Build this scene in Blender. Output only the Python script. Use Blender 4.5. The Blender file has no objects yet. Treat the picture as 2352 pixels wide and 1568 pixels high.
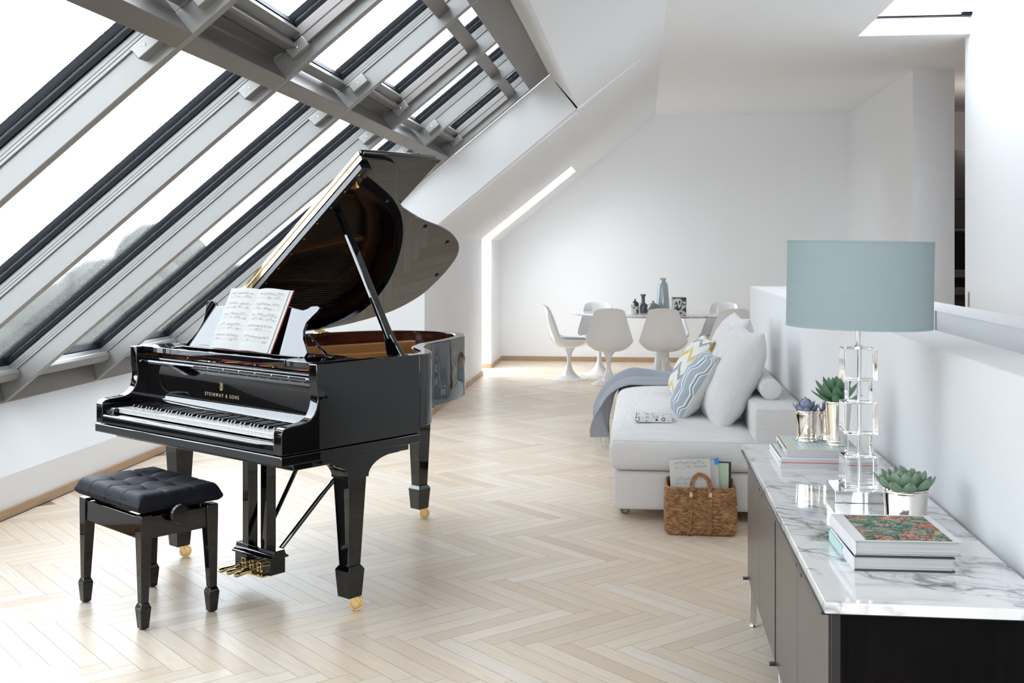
import bpy, bmesh, math, random
from mathutils import Matrix, Vector, noise
PI=math.pi
random.seed(7)
COL=bpy.context.scene.collection
R=math.radians
# ---------------------------------------------------------------- materials
MATS={}
class NT:
    def __init__(s,name):
        m=bpy.data.materials.new(name); m.use_nodes=True; s.m=m; s.t=m.node_tree; s.n=s.t.nodes; s.l=s.t.links
        s.p=s.n['Principled BSDF']; s.out=s.n['Material Output']
    def node(s,typ,**k):
        x=s.n.new(typ)
        for a,b in k.items():
            if a.startswith('_'): x.inputs[a[1:].replace('_',' ')].default_value=b
            else: setattr(x,a,b)
        return x
    def link(s,a,b): s.l.new(a,b)
    def math(s,op,a,b=None,c=None,clamp=False):
        x=s.n.new('ShaderNodeMath'); x.operation=op; x.use_clamp=clamp
        for i,v in enumerate((a,b,c)):
            if v is None: continue
            if isinstance(v,(int,float)): x.inputs[i].default_value=v
            else: s.l.new(v,x.inputs[i])
        return x.outputs[0]
    def ramp(s,fac,stops,interp='LINEAR'):
        x=s.n.new('ShaderNodeValToRGB'); x.color_ramp.interpolation=interp
        e=x.color_ramp.elements
        while len(e)<len(stops): e.new(0.5)
        for i,(p,c) in enumerate(stops):
            e[i].position=p; e[i].color=(*c,1) if len(c)==3 else c
        s.l.new(fac,x.inputs[0]); return x.outputs[0]
    def mix(s,fac,a,b,blend='MIX'):
        x=s.n.new('ShaderNodeMix'); x.data_type='RGBA'; x.blend_type=blend
        for i,v in ((0,fac),(6,a),(7,b)):
            if isinstance(v,(int,float)): x.inputs[i].default_value=v
            elif isinstance(v,tuple): x.inputs[i].default_value=(*v,1)
            else: s.l.new(v,x.inputs[i])
        return x.outputs[2]
    def coord(s,kind='Object',scale=(1,1,1),rot=(0,0,0),loc=(0,0,0)):
        tc=s.n.new('ShaderNodeTexCoord'); mp=s.n.new('ShaderNodeMapping')
        mp.inputs['Scale'].default_value=scale; mp.inputs['Rotation'].default_value=rot; mp.inputs['Location'].default_value=loc
        s.l.new(tc.outputs[kind],mp.inputs[0]); return mp.outputs[0]
    def noise(s,vec,scale=5,detail=2,rough=.5,dist=0):
        x=s.n.new('ShaderNodeTexNoise'); x.inputs['Scale'].default_value=scale; x.inputs['Detail'].default_value=detail
        x.inputs['Roughness'].default_value=rough; x.inputs['Distortion'].default_value=dist
        if vec is not None: s.l.new(vec,x.inputs['Vector'])
        return x.outputs[0]
    def bump(s,h,strength=.2,dist=.01):
        x=s.n.new('ShaderNodeBump'); x.inputs['Strength'].default_value=strength; x.inputs['Distance'].default_value=dist
        s.l.new(h,x.inputs['Height']); s.l.new(x.outputs[0],s.p.inputs['Normal'])
    def base(s,c):
        if isinstance(c,tuple): s.p.inputs['Base Color'].default_value=(*c,1)
        else: s.l.new(c,s.p.inputs['Base Color'])
def simple(name,c,rough=.5,metal=0.,coat=0.,spec=None,sheen=0):
    t=NT(name); t.base(c); t.p.inputs['Roughness'].default_value=rough; t.p.inputs['Metallic'].default_value=metal
    t.p.inputs['Coat Weight'].default_value=coat; t.p.inputs['Coat Roughness'].default_value=.03
    if spec is not None: t.p.inputs['Specular IOR Level'].default_value=spec
    if sheen: t.p.inputs['Sheen Weight'].default_value=sheen
    MATS[name]=t.m; return t
def fabric(name,c,c2=None,scale=900,bs=.25,rough=.9):
    t=simple(name,c,rough,spec=.15)
    v=t.coord('Object'); n=t.noise(v,scale*.18,2,.6)
    w=t.node('ShaderNodeTexWave',wave_type='BANDS',bands_direction='Z'); w.inputs['Scale'].default_value=scale*.28; t.link(v,w.inputs[0])
    w2=t.node('ShaderNodeTexWave',wave_type='BANDS',bands_direction='DIAGONAL'); w2.inputs['Scale'].default_value=scale*.22; t.link(v,w2.inputs[0])
    h=t.math('ADD',t.math('MULTIPLY',w.outputs[1],w2.outputs[1]),n)
    c2=c2 or tuple(x*.86 for x in c)
    vx=t.coord('Object',scale=(6,6,420)); vy=t.coord('Object',scale=(420,420,8)); th_=t.math('ADD',t.noise(vx,1,2,.7),t.noise(vy,1,2,.7)); t.base(t.mix(t.ramp(th_,[(.38,(0,0,0)),(.62,(1,1,1))]) if False else t.math('MULTIPLY_ADD',th_,1.5,-.95,clamp=True),c2,c)); t.bump(t.math('ADD',h,th_),bs*1.3,.0015); return t
simple('wall_paint',(.895,.903,.915),.65,spec=.2)
simple('ceiling_paint',(.905,.915,.93),.7,spec=.2)
t=simple('oak_trim',(.5,.34,.2),.45)
v=t.coord('Object',scale=(6,1.2,60)); t.base(t.ramp(t.noise(v,3,5,.6),[(.3,(.36,.235,.135)),(.7,(.52,.36,.22))]))
# herringbone floor
t=simple('oak_floor',(.7,.55,.4),.34,spec=.35)
at=t.node('ShaderNodeAttribute',attribute_name='tone'); uv=t.node('ShaderNodeUVMap',uv_map='uv')
mp=t.node('ShaderNodeMapping'); mp.inputs['Scale'].default_value=(2.2,34,1); t.link(uv.outputs[0],mp.inputs[0])
g=t.noise(mp.outputs[0],2.2,6,.62,.6)
mp2=t.node('ShaderNodeMapping'); mp2.inputs['Scale'].default_value=(6,160,1); t.link(uv.outputs[0],mp2.inputs[0])
g2=t.noise(mp2.outputs[0],2.,3,.6,.2)
sep=t.node('ShaderNodeSeparateColor'); t.link(at.outputs['Color'],sep.inputs[0])
c=t.ramp(sep.outputs[0],[(0,(.64,.49,.35)),(.3,(.77,.625,.47)),(.6,(.86,.73,.575)),(1,(.92,.84,.72))])
cg=t.ramp(sep.outputs[1],[(0,(.80,.70,.59)),(1,(.90,.73,.54))])
c=t.mix(.35,c,cg)
c=t.mix(t.math('MULTIPLY',t.ramp(g,[(.35,(1,1,1)),(.62,(0,0,0))]),.30),c,(.60,.46,.335))
c=t.mix(t.math('MULTIPLY',t.ramp(g2,[(.3,(1,1,1)),(.6,(0,0,0))]),.16),c,(.52,.40,.30))
t.base(c); t.bump(g2,.08,.001)
rr=t.math('ADD',t.math('MULTIPLY',g,.12),.28); t.link(rr,t.p.inputs['Roughness'])
simple('floor_joint',(.24,.18,.13),.8)
# skylight
simple('frame_metal',(.25,.246,.236),.42,.3)
simple('frame_brown_shaded',(.185,.168,.156),.38,.4)  # frame metal browned and darkened; shade of inner faces put into the colour
simple('gasket',(.0022,.0032,.0055),.5,spec=.1)
simple('groove',(.02,.02,.022),.6)
simple('bracket_metal',(.27,.265,.25),.4,.4)
def rain_glass(gname,share):
    t=NT(gname); MATS[gname]=t.m
    tr=t.node('ShaderNodeBsdfTransparent'); tr.inputs[0].default_value=(.97,.985,.99,1)
    rf=t.node('ShaderNodeBsdfRefraction'); rf.inputs['IOR'].default_value=1.03; rf.inputs['Roughness'].default_value=.10; rf.inputs[0].default_value=(.97,.98,.985,1)
    gl=t.node('ShaderNodeBsdfGlossy'); gl.inputs['Roughness'].default_value=.02
    v=t.coord('Object',scale=(1,1,1)); n1=t.noise(v,95,3,.6)
    drops=t.ramp(n1,[(.40,(.35,.35,.35)),(.56,(1,1,1))])
    mx=t.node('ShaderNodeMixShader'); t.link(t.math('MULTIPLY',drops,share),mx.inputs[0]); t.link(tr.outputs[0],mx.inputs[1]); t.link(rf.outputs[0],mx.inputs[2])
    lw=t.node('ShaderNodeLayerWeight'); mx2=t.node('ShaderNodeMixShader'); t.link(t.math('MULTIPLY_ADD',t.math('POWER',lw.outputs['Facing'],4.),.35,.02),mx2.inputs[0]); t.link(mx.outputs[0],mx2.inputs[1]); t.link(gl.outputs[0],mx2.inputs[2])
    t.link(mx2.outputs[0],t.out.inputs[0]); t.n.remove(t.p)
rain_glass('wet_glass',.67); rain_glass('misty_glass',.19)
t=NT('clear_glass'); MATS['clear_glass']=t.m
tr=t.node('ShaderNodeBsdfTransparent'); gl=t.node('ShaderNodeBsdfGlossy'); gl.inputs['Roughness'].default_value=.01
lw=t.node('ShaderNodeLayerWeight'); mx=t.node('ShaderNodeMixShader')
t.link(t.math('MULTIPLY_ADD',t.math('POWER',lw.outputs['Facing'],4.),.4,.02),mx.inputs[0]); t.link(tr.outputs[0],mx.inputs[1]); t.link(gl.outputs[0],mx.inputs[2]); t.link(mx.outputs[0],t.out.inputs[0]); t.n.remove(t.p)
# piano
t=simple('piano_black',(.002,.002,.0025),.02,spec=.5); t.p.inputs['IOR'].default_value=1.6
simple('satin_black',(.006,.006,.007),.18,spec=.5)
t=simple('mahogany',(.09,.016,.01),.12,coat=.6); v=t.coord('Object',scale=(2,2,30)); t.base(t.ramp(t.noise(v,3,4),[(.3,(.05,.009,.006)),(.75,(.14,.03,.016))]))
simple('brass',(.95,.68,.26),.14,1.)
simple('polished_brass',(.92,.74,.40),.06,1.)
simple('brass_satin',(.80,.58,.27),.3,1.)
simple('plate_bronze',(.52,.24,.075),.38,.35)
t=simple('soundboard',(.62,.36,.15),.3); v=t.coord('Object',scale=(14,1,1)); t.base(t.ramp(t.noise(v,6,4),[(.3,(.50,.27,.10)),(.7,(.66,.40,.18))]))
simple('red_felt',(.36,.012,.02),.95); simple('string_steel',(.55,.52,.5),.25,1.); simple('damper_black',(.012,.012,.014),.4)
simple('ivory_key',(.86,.86,.84),.12,coat=.3); simple('ebony_key',(.01,.01,.011),.16)
simple('gold_leaf',(.42,.34,.20),.45,.4)
simple('paper',(.70,.695,.668),.85,spec=.05); simple('ink',(.10,.10,.11),.8); simple('ink_grey',(.30,.31,.33),.8); simple('red_cover',(.55,.03,.03),.5)
t=simple('leather_black',(.010,.0105,.014),.5,spec=.22); t.p.inputs['IOR'].default_value=1.25; v=t.coord('Object'); t.bump(t.noise(v,420,3,.6),.12,.0006)
# furniture
fabric('linen_light',(.84,.825,.815)); fabric('linen_cushion',(.83,.815,.805),scale=800); fabric('linen_plain',(.70,.70,.685),scale=900)
fabric('grey_wool_seat',(.33,.335,.35),scale=700)
t=simple('throw_wool',(.3,.33,.38),.95,spec=.1,sheen=.2)
uvn=t.node('ShaderNodeUVMap',uv_map='uv'); 
sp=t.node('ShaderNodeSeparateXYZ'); t.link(uvn.outputs[0],sp.inputs[0])
tri=t.math('PINGPONG',t.math('MULTIPLY',sp.outputs[0],84.),1.)
st=t.math('SINE',t.math('ADD',t.math('MULTIPLY',sp.outputs[1],760.),t.math('MULTIPLY',tri,6.3)))
t.base(t.mix(t.math('MULTIPLY_ADD',st,.5,.5,clamp=True),(.20,.22,.26),(.50,.52,.56))); t.bump(st,.3,.002)
simple('fringe',(.78,.76,.72),.9)
simple('ochre_velvet',(.50,.33,.08),.8,sheen=.4)
# zigzag cushion
t=simple('zigzag_print',(.8,.8,.78),.85,spec=.1)
uvn=t.node('ShaderNodeUVMap',uv_map='uv'); sp=t.node('ShaderNodeSeparateXYZ'); t.link(uvn.outputs[0],sp.inputs[0])
tri=t.math('PINGPONG',t.math('MULTIPLY',sp.outputs[0],3.2),.5)
yy=t.math('ADD',t.math('MULTIPLY',sp.outputs[1],5.2),t.math('MULTIPLY',tri,1.25))
nn=t.noise(uvn.outputs[0],26,2); yy=t.math('ADD',yy,t.math('MULTIPLY',t.math('SUBTRACT',nn,.5),.25))
band=t.math('LESS_THAN',t.math('ABSOLUTE',t.math('SUBTRACT',t.math('FRACT',yy),.5)),.155)
alt=t.math('GREATER_THAN',t.math('FRACT',t.math('MULTIPLY',t.math('FLOOR',yy),.5)),.25)
cc=t.mix(alt,(.36,.355,.345),(.68,.53,.18)); t.base(t.mix(band,(.80,.79,.76),cc)); t.bump(nn,.1,.001)
t=simple('wave_stripe',(.4,.47,.52),.8,spec=.15)
uvn=t.node('ShaderNodeUVMap',uv_map='uv'); sp=t.node('ShaderNodeSeparateXYZ'); t.link(uvn.outputs[0],sp.inputs[0])
sn=t.math('PINGPONG',t.math('MULTIPLY',sp.outputs[1],2.8),.5)
sn=t.math('SMOOTH_MIN',t.math('SMOOTH_MAX',sn,.17,.04),.33,.04)
sg=t.math('MULTIPLY',t.math('SUBTRACT',t.math('GREATER_THAN',t.math('FRACT',t.math('MULTIPLY',sp.outputs[0],2.)),.5),.5),2.)
xx=t.math('ADD',t.math('MULTIPLY',sp.outputs[0],4.),t.math('MULTIPLY',t.math('SUBTRACT',sn,.25),2.4))
fr1=t.math('ABSOLUTE',t.math('SUBTRACT',t.math('FRACT',xx),.5))
fr2=t.math('ABSOLUTE',t.math('SUBTRACT',t.math('FRACT',t.math('SUBTRACT',xx,.28)),.5))
ln=t.math('MAXIMUM',t.math('LESS_THAN',fr1,.06),t.math('LESS_THAN',fr2,.05))
mp=t.node('ShaderNodeMapping'); mp.inputs['Scale'].default_value=(90,3,1); t.link(uvn.outputs[0],mp.inputs[0]); gn=t.noise(mp.outputs[0],3,2)
bc=t.ramp(gn,[(.3,(.30,.35,.39)),(.7,(.46,.52,.56))]); dk=t.math('MULTIPLY',t.math('LESS_THAN',t.math('FRACT',t.math('SUBTRACT',xx,.62)),.14),.6)
t.base(t.mix(ln,t.mix(dk,bc,(.18,.19,.21)),(.82,.84,.86))); t.bump(ln,.25,.002)
# marble
def marble(name,sc=1.,gloss=.06):
    t=simple(name,(.85,.85,.85),gloss,coat=.4,spec=.5)
    v=t.coord('Object',scale=(sc,sc*1.0,sc),rot=(0,0,.5))
    w=t.node('ShaderNodeTexNoise'); w.inputs['Scale'].default_value=3.4; w.inputs['Detail'].default_value=4; t.link(v,w.inputs[0])
    vm=t.node('ShaderNodeVectorMath',operation='MULTIPLY_ADD'); t.link(w.outputs[1],vm.inputs[0]); vm.inputs[1].default_value=(.30,.30,.30); t.link(v,vm.inputs[2])
    mp=t.node('ShaderNodeMapping'); mp.inputs['Rotation'].default_value=(0,0,.25); mp.inputs['Scale'].default_value=(1.9,4.2,3); t.link(vm.outputs[0],mp.inputs[0])
    vo=t.node('ShaderNodeTexVoronoi',feature='DISTANCE_TO_EDGE'); vo.inputs['Scale'].default_value=3.2; t.link(mp.outputs[0],vo.inputs[0])
    vo2=t.node('ShaderNodeTexVoronoi',feature='DISTANCE_TO_EDGE'); vo2.inputs['Scale'].default_value=7.5; t.link(mp.outputs[0],vo2.inputs[0])
    a=t.ramp(vo.outputs[0],[(0,(1,1,1)),(.02,(.65,.65,.65)),(.09,(0,0,0))])
    b=t.ramp(vo2.outputs[0],[(0,(.9,.9,.9)),(.03,(.25,.25,.25)),(.09,(0,0,0))])
    msk=t.ramp(t.noise(mp.outputs[0],1.25,3,.6),[(.46,(0,0,0)),(.55,(1,1,1))])
    msk2=t.ramp(t.noise(mp.outputs[0],1.25,3,.6),[(.49,(0,0,0)),(.58,(1,1,1))]); vo3=t.node('ShaderNodeTexVoronoi',feature='DISTANCE_TO_EDGE'); vo3.inputs['Scale'].default_value=15; t.link(mp.outputs[0],vo3.inputs[0]); a3=t.ramp(vo3.outputs[0],[(0,(.7,.7,.7)),(.05,(.15,.15,.15)),(.12,(0,0,0))])
    f=t.math('ADD',t.math('MULTIPLY',a,t.math('MULTIPLY_ADD',msk,.93,.05)),t.math('MULTIPLY',t.math('MULTIPLY',t.math('ADD',b,t.math('MULTIPLY',a3,.6)),msk2),.85),clamp=True)
    cl=t.math('MULTIPLY',t.math('MULTIPLY',t.ramp(t.noise(mp.outputs[0],4.5,4,.6),[(.40,(0,0,0)),(.65,(1,1,1))]),msk),.55)
    c=t.mix(cl,(.90,.90,.90),(.60,.605,.63)); t.base(t.mix(t.math('MULTIPLY',f,.90),c,(.17,.17,.195)))
marble('marble',1.); marble('marble_table',1.3)
t=simple('dark_veneer',(.018,.014,.013),.5,spec=.05); v=t.coord('Object',scale=(40,40,1.5)); n=t.noise(v,3,3); t.base(t.ramp(n,[(.3,(.0025,.002,.002)),(.7,(.0055,.0045,.0042))])); t.bump(n,.1,.0008)
t=simple('door_veneer',(.16,.135,.12),.30,.1,coat=.08); v=t.coord('Object',scale=(40,40,1.5)); n=t.noise(v,3,3); t.base(t.ramp(n,[(.3,(.034,.028,.0245)),(.7,(.056,.047,.041))]))
t.p.inputs['Coat Roughness'].default_value=.2
simple('black_edge',(.008,.008,.009),.3); simple('chrome',(.80,.81,.83),.05,1.); simple('nickel',(.78,.73,.66),.07,1.)
t=NT('crystal'); MATS['crystal']=t.m; t.base((.985,.99,.99)); t.p.inputs['Roughness'].default_value=0.; t.p.inputs['Transmission Weight'].default_value=1.; t.p.inputs['IOR'].default_value=1.47
t=simple('shade_linen',(.44,.60,.63),.85,spec=.1)
v=t.coord('Object'); w=t.node('ShaderNodeTexWave',bands_direction='Z'); w.inputs['Scale'].default_value=330; w.inputs['Distortion'].default_value=2; t.link(v,w.inputs[0]); n=t.noise(v,220,3)
vv=t.coord('Object',scale=(12,12,260)); n3=t.noise(vv,1,4,.7)
t.base(t.mix(t.math('MULTIPLY',n3,1.),(.30,.375,.385),(.36,.44,.45))); t.bump(t.math('ADD',w.outputs[1],n),.15,.001); t.p.inputs['Transmission Weight'].default_value=0.
simple('shade_lining',(.85,.86,.85),.8)
simple('white_lacquer',(.90,.90,.905),.16,coat=.3); simple('white_plastic',(.86,.86,.86),.3)
def leafmat(name,c1,c2,c3):
    t=simple(name,c1,.55,spec=.3); at=t.node('ShaderNodeAttribute',attribute_name='tip'); sp=t.node('ShaderNodeSeparateColor'); t.link(at.outputs['Color'],sp.inputs[0])
    v=t.coord('Object'); n=t.noise(v,30,2)
    t.base(t.mix(t.math('MULTIPLY',n,.35),t.ramp(sp.outputs[0],[(0,c1),(.7,c2),(.86,c2),(1,c3)]),c2))
leafmat('leaf_green',(.10,.20,.08),(.13,.25,.15),(.16,.09,.09)); leafmat('leaf_blue',(.13,.14,.17),(.27,.31,.42),(.25,.17,.19)); leafmat('leaf_agave',(.14,.23,.11),(.20,.295,.205),(.10,.04,.055))
simple('soil',(.05,.03,.02),.95)
t=simple('basket_weave',(.36,.19,.09),.7,spec=.25); at=t.node('ShaderNodeAttribute',attribute_name='tone'); sp=t.node('ShaderNodeSeparateColor'); t.link(at.outputs['Color'],sp.inputs[0])
v=t.coord('Object'); n=t.noise(v,160,3)
t.base(t.mix(t.math('MULTIPLY',n,.5),t.ramp(sp.outputs[0],[(0,(.20,.095,.04)),(.5,(.37,.19,.085)),(1,(.56,.34,.18))]),(.24,.12,.055)))
simple('leather_tag',(.60,.50,.36),.7)
simple('blue_tab',(.02,.28,.75),.5); simple('green_page',(.55,.68,.50),.7); simple('black_folder',(.012,.012,.014),.4)
simple('vase_dark',(.075,.078,.082),.1,coat=.8); simple('vase_grey',(.21,.215,.22),.1,coat=.8); simple('vase_blue',(.36,.44,.47),.1,coat=.8)
def bwpattern(name,seed):
    t=simple(name,(.6,.6,.6),.25,coat=.3); v=t.coord('Object',loc=(seed,seed,seed)); n=t.noise(v,16,1,.4,1.2)
    t.base(t.ramp(n,[(.42,(.03,.03,.035)),(.47,(.35,.35,.35)),(.52,(.68,.69,.66))]))
bwpattern('mono_print_a',1.3); bwpattern('mono_print_b',4.1)
simple('book_white',(.80,.80,.82),.35); simple('book_grey_board',(.40,.40,.37),.6); simple('book_navy',(.02,.035,.05),.4); simple('book_mint',(.50,.74,.70),.45)
simple('book_lime',(.66,.69,.58),.5); simple('page_edge',(.60,.60,.60),.9); simple('book_red',(.62,.05,.06),.5)
t=simple('page_block',(.60,.60,.59),.9); v=t.coord('Object',scale=(1,1,900)); n=t.noise(v,1,1); t.base(t.ramp(n,[(.35,(.45,.45,.45)),(.65,(.66,.66,.655))]))
t=simple('crossword_print',(.6,.7,.65),.5); v=t.coord('Object',scale=(60,60,60)); 
br=t.node('ShaderNodeTexBrick'); br.offset=0; br.inputs['Scale'].default_value=1.; br.inputs['Brick Width'].default_value=1.; br.inputs['Row Height'].default_value=1.; br.inputs['Mortar Size'].default_value=.06
br.inputs['Color1'].default_value=(.72,.80,.80,1); br.inputs['Color2'].default_value=(.60,.72,.70,1); br.inputs['Mortar'].default_value=(.30,.42,.44,1); t.link(v,br.inputs[0]); t.base(br.outputs[0])
t=simple('abstract_art',(.3,.5,.4),.55,spec=.15); uvn=t.node('ShaderNodeUVMap',uv_map='uv')
n=t.noise(uvn.outputs[0],2.1,4,.6,1.8); n2=t.noise(uvn.outputs[0],3.4,4,.6,2.4)
c=t.ramp(n,[(.32,(.02,.05,.07)),(.40,(.05,.22,.12)),(.46,(.22,.30,.22)),(.50,(.55,.36,.24)),(.55,(.50,.10,.06)),(.60,(.52,.42,.30)),(.66,(.10,.42,.36))])
c=t.mix(t.ramp(n2,[(.44,(0,0,0)),(.48,(.95,.95,.95)),(.50,(.95,.95,.95)),(.54,(0,0,0))]),c,(.012,.02,.03)); t.base(c)
t=simple('circle_print',(.8,.8,.8),.4); v=t.coord('Object',scale=(1,1,1)); vo=t.node('ShaderNodeTexVoronoi'); vo.inputs['Scale'].default_value=34; vo.inputs['Randomness'].default_value=.6; t.link(v,vo.inputs[0])
rg=t.ramp(vo.outputs[0],[(0,(.1,.1,.1)),(.07,(.8,.8,.8)),(.30,(.8,.8,.8)),(.34,(.05,.05,.06)),(.43,(.10,.10,.11)),(.47,(.75,.75,.75))]); t.base(rg)
simple('kitchen_dark',(.035,.033,.033),.3); simple('kitchen_black',(.006,.006,.007),.08); simple('kitchen_steel',(.16,.155,.15),.35,.5); simple('kitchen_wall',(.26,.22,.225),.6)
simple('led_glow',(.5,.3,.2),.6)
# outside
simple('ext_render_wall',(.17,.155,.135),.9); simple('ext_roof',(.10,.108,.114),.8); simple('ext_window',(.09,.095,.10),.8); simple('ext_foliage',(.085,.085,.077),1.); simple('ext_ground',(.065,.072,.075),1.); simple('ext_hill',(.042,.040,.036),1.); simple('ext_white',(.14,.145,.147),.9)
def M_(n): return MATS[n]
# ---------------------------------------------------------------- mesh builder
class B:
    def __init__(s): s.v=[];s.f=[];s.fm=[];s.fs=[];s.uv=[];s.mats=[];s.cur=0;s.tone={}
    def mat(s,name):
        if name not in s.mats: s.mats.append(name)
        s.cur=s.mats.index(name); return s
    def add(s,vs,fs,T=None,uvs=None,smooth=True):
        o=len(s.v)
        for p in vs:
            p=Vector(p); s.v.append(tuple(T@p) if T else tuple(p))
        for i,f in enumerate(fs):
            s.f.append([o+k for k in f]); s.fm.append(s.cur); s.fs.append(smooth); s.uv.append(uvs[i] if uvs else None)
        return s
    def box(s,x0,x1,y0,y1,z0,z1,T=None):
        if x0>x1:x0,x1=x1,x0
        if y0>y1:y0,y1=y1,y0
        if z0>z1:z0,z1=z1,z0
        vs=[(x,y,z) for x in(x0,x1) for y in(y0,y1) for z in(z0,z1)]
        return s.add(vs,[(0,1,3,2),(4,6,7,5),(0,4,5,1),(2,3,7,6),(0,2,6,4),(1,5,7,3)],T)
    def frustum(s,cx,cy,z0,w0,d0,z1,w1,d1,T=None,c1=None):
        c1=c1 or (cx,cy)
        vs=[(cx+a*w0/2,cy+b*d0/2,z0) for a,b in((-1,-1),(1,-1),(1,1),(-1,1))]+[(c1[0]+a*w1/2,c1[1]+b*d1/2,z1) for a,b in((-1,-1),(1,-1),(1,1),(-1,1))]
        return s.add(vs,[(3,2,1,0),(4,5,6,7),(0,1,5,4),(1,2,6,5),(2,3,7,6),(3,0,4,7)],T)
    def prism(s,poly,a0,a1,axis='z',T=None):
        # poly 2d; axis x: poly=(y,z); y: poly=(x,z); z: poly=(x,y)
        def P(p,a): return {'x':(a,p[0],p[1]),'y':(p[0],a,p[1]),'z':(p[0],p[1],a)}[axis]
        n=len(poly); vs=[P(p,a0) for p in poly]+[P(p,a1) for p in poly]
        fs=[list(range(n))[::-1],list(range(n,2*n))]+[(i,(i+1)%n,(i+1)%n+n,i+n) for i in range(n)]
        return s.add(vs,fs,T)
    def lathe(s,prof,seg=32,T=None,cap=True):
        vs=[];fs=[];n=len(prof)
        for i in range(seg):
            a=2*PI*i/seg
            for r,z in prof: vs.append((r*math.cos(a),r*math.sin(a),z))
        for i in range(seg):
            j=(i+1)%seg
            for k in range(n-1): fs.append((i*n+k,j*n+k,j*n+k+1,i*n+k+1))
        if cap:
            if prof[0][0]>1e-5: fs.append([i*n for i in range(seg)][::-1])
            if prof[-1][0]>1e-5: fs.append([i*n+n-1 for i in range(seg)])
        return s.add(vs,fs,T)
    def tube(s,pts,r,seg=10,T=None,closed=False,cap=True):
        pts=[Vector(p) for p in pts]; n=len(pts); vs=[];fs=[]
        rr=r if isinstance(r,(list,tuple)) else [r]*n
        up=None
        for i,p in enumerate(pts):
            d=(pts[min(i+1,n-1)]-pts[max(i-1,0)]).normalized()
            if up is None:
                up=Vector((0,0,1)) if abs(d.z)<.9 else Vector((1,0,0))
            a=d.cross(up).normalized(); up=a.cross(d).normalized()
            for k in range(seg):
                t=2*PI*k/seg; vs.append(p+a*math.cos(t)*rr[i]+up*math.sin(t)*rr[i])
        for i in range(n-1):
            for k in range(seg):
                l=(k+1)%seg; fs.append((i*seg+k,i*seg+l,(i+1)*seg+l,(i+1)*seg+k))
        if cap: fs.append(list(range(seg))[::-1]); fs.append([(n-1)*seg+k for k in range(seg)])
        return s.add(vs,fs,T)
    def bar(s,p0,p1,w,d,T=None,up=(0,0,1)):
        p0=Vector(p0);p1=Vector(p1);z=(p1-p0);L=z.length;z.normalize();x=Vector(up).cross(z)
        if x.length<1e-4:x=Vector((1,0,0))
        x.normalize();y=z.cross(x)
        m=Matrix(((x.x,y.x,z.x,p0.x),(x.y,y.y,z.y,p0.y),(x.z,y.z,z.z,p0.z),(0,0,0,1)))
        return s.box(-w/2,w/2,-d/2,d/2,0,L,T=(T@m) if T else m)
    def grid(s,fn,nu,nv,T=None,close_u=False,smooth=True,flip=False):
        vs=[];fs=[];uvs=[]
        for i in range(nu+1):
            for j in range(nv+1): vs.append(fn(i/nu,j/nv))
        for i in range(nu):
            for j in range(nv):
                a=i*(nv+1)+j; q=(a,a+nv+1,a+nv+2,a+1); w=((i/nu,j/nv),((i+1)/nu,j/nv),((i+1)/nu,(j+1)/nv),(i/nu,(j+1)/nv))
                if flip: q=q[::-1]; w=w[::-1]
                fs.append(q); uvs.append(w)
        return s.add(vs,fs,T,uvs,smooth)
    def sphere(s,c,rx,ry,rz,seg=16,rings=10,T=None):
        prof=[(max(math.sin(PI*i/rings),0.0001 if i in(0,rings) else 0),-math.cos(PI*i/rings)) for i in range(rings+1)]
        m=Matrix.Translation(c)@Matrix.Diagonal((rx,ry,rz,1))
        return s.lathe(prof,seg,T=(T@m) if T else m,cap=False)
    def build(s,name,mat=None,parent=None,bevel=0,bseg=2,subsurf=0,angle=35,solid=0,weld=False,label=None):
        me=bpy.data.meshes.new(name); me.from_pydata(s.v,[],s.f)
        names=s.mats or [mat]
        if mat and not s.mats: names=[mat]
        for m in names: me.materials.append(MATS[m])
        for i,p in enumerate(me.polygons): p.material_index=s.fm[i] if s.mats else 0
        if any(u is not None for u in s.uv):
            L=me.uv_layers.new(name='uv')
            for i,p in enumerate(me.polygons):
                u=s.uv[i]
                if u:
                    for k,li in enumerate(p.loop_indices): L.data[li].uv=u[k]
        if weld:
            bm=bmesh.new(); bm.from_mesh(me); bmesh.ops.remove_doubles(bm,verts=bm.verts,dist=1e-5); bm.to_mesh(me); bm.free()
        me.shade_smooth()
        try: me.set_sharp_from_angle(angle=R(angle))
        except Exception: pass
        me.validate(); me.update()
        o=bpy.data.objects.new(name,me); COL.objects.link(o)
        if parent: o.parent=parent
        if solid:
            m=o.modifiers.new('solidify','SOLIDIFY'); m.thickness=solid; m.offset=0
        if bevel:
            m=o.modifiers.new('bevel','BEVEL'); m.width=bevel; m.segments=bseg; m.limit_method='ANGLE'; m.angle_limit=R(40); m.harden_normals=False
        if subsurf:
            m=o.modifiers.new('sub','SUBSURF'); m.levels=subsurf; m.render_levels=subsurf
        if label: o['label']=label
        return o
def empty(name,loc=(0,0,0),rz=0,scale=1):
    o=bpy.data.objects.new(name,None); COL.objects.link(o); o.location=loc; o.rotation_euler=(0,0,rz); o.scale=(scale,)*3; o.empty_display_size=.1; return o
def tag(o,label,cat,group=None,kind=None):
    o['label']=label; o['category']=cat
    if group:o['group']=group
    if kind:o['kind']=kind
    return o
def struct(o): o['kind']='structure'; return o
def color_attr(me,name,vals):
    a=me.color_attributes.new(name=name,type='FLOAT_COLOR',domain='POINT')
    for i,c in enumerate(vals): a.data[i].color=(c[0],c[1],c[2],1)
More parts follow.
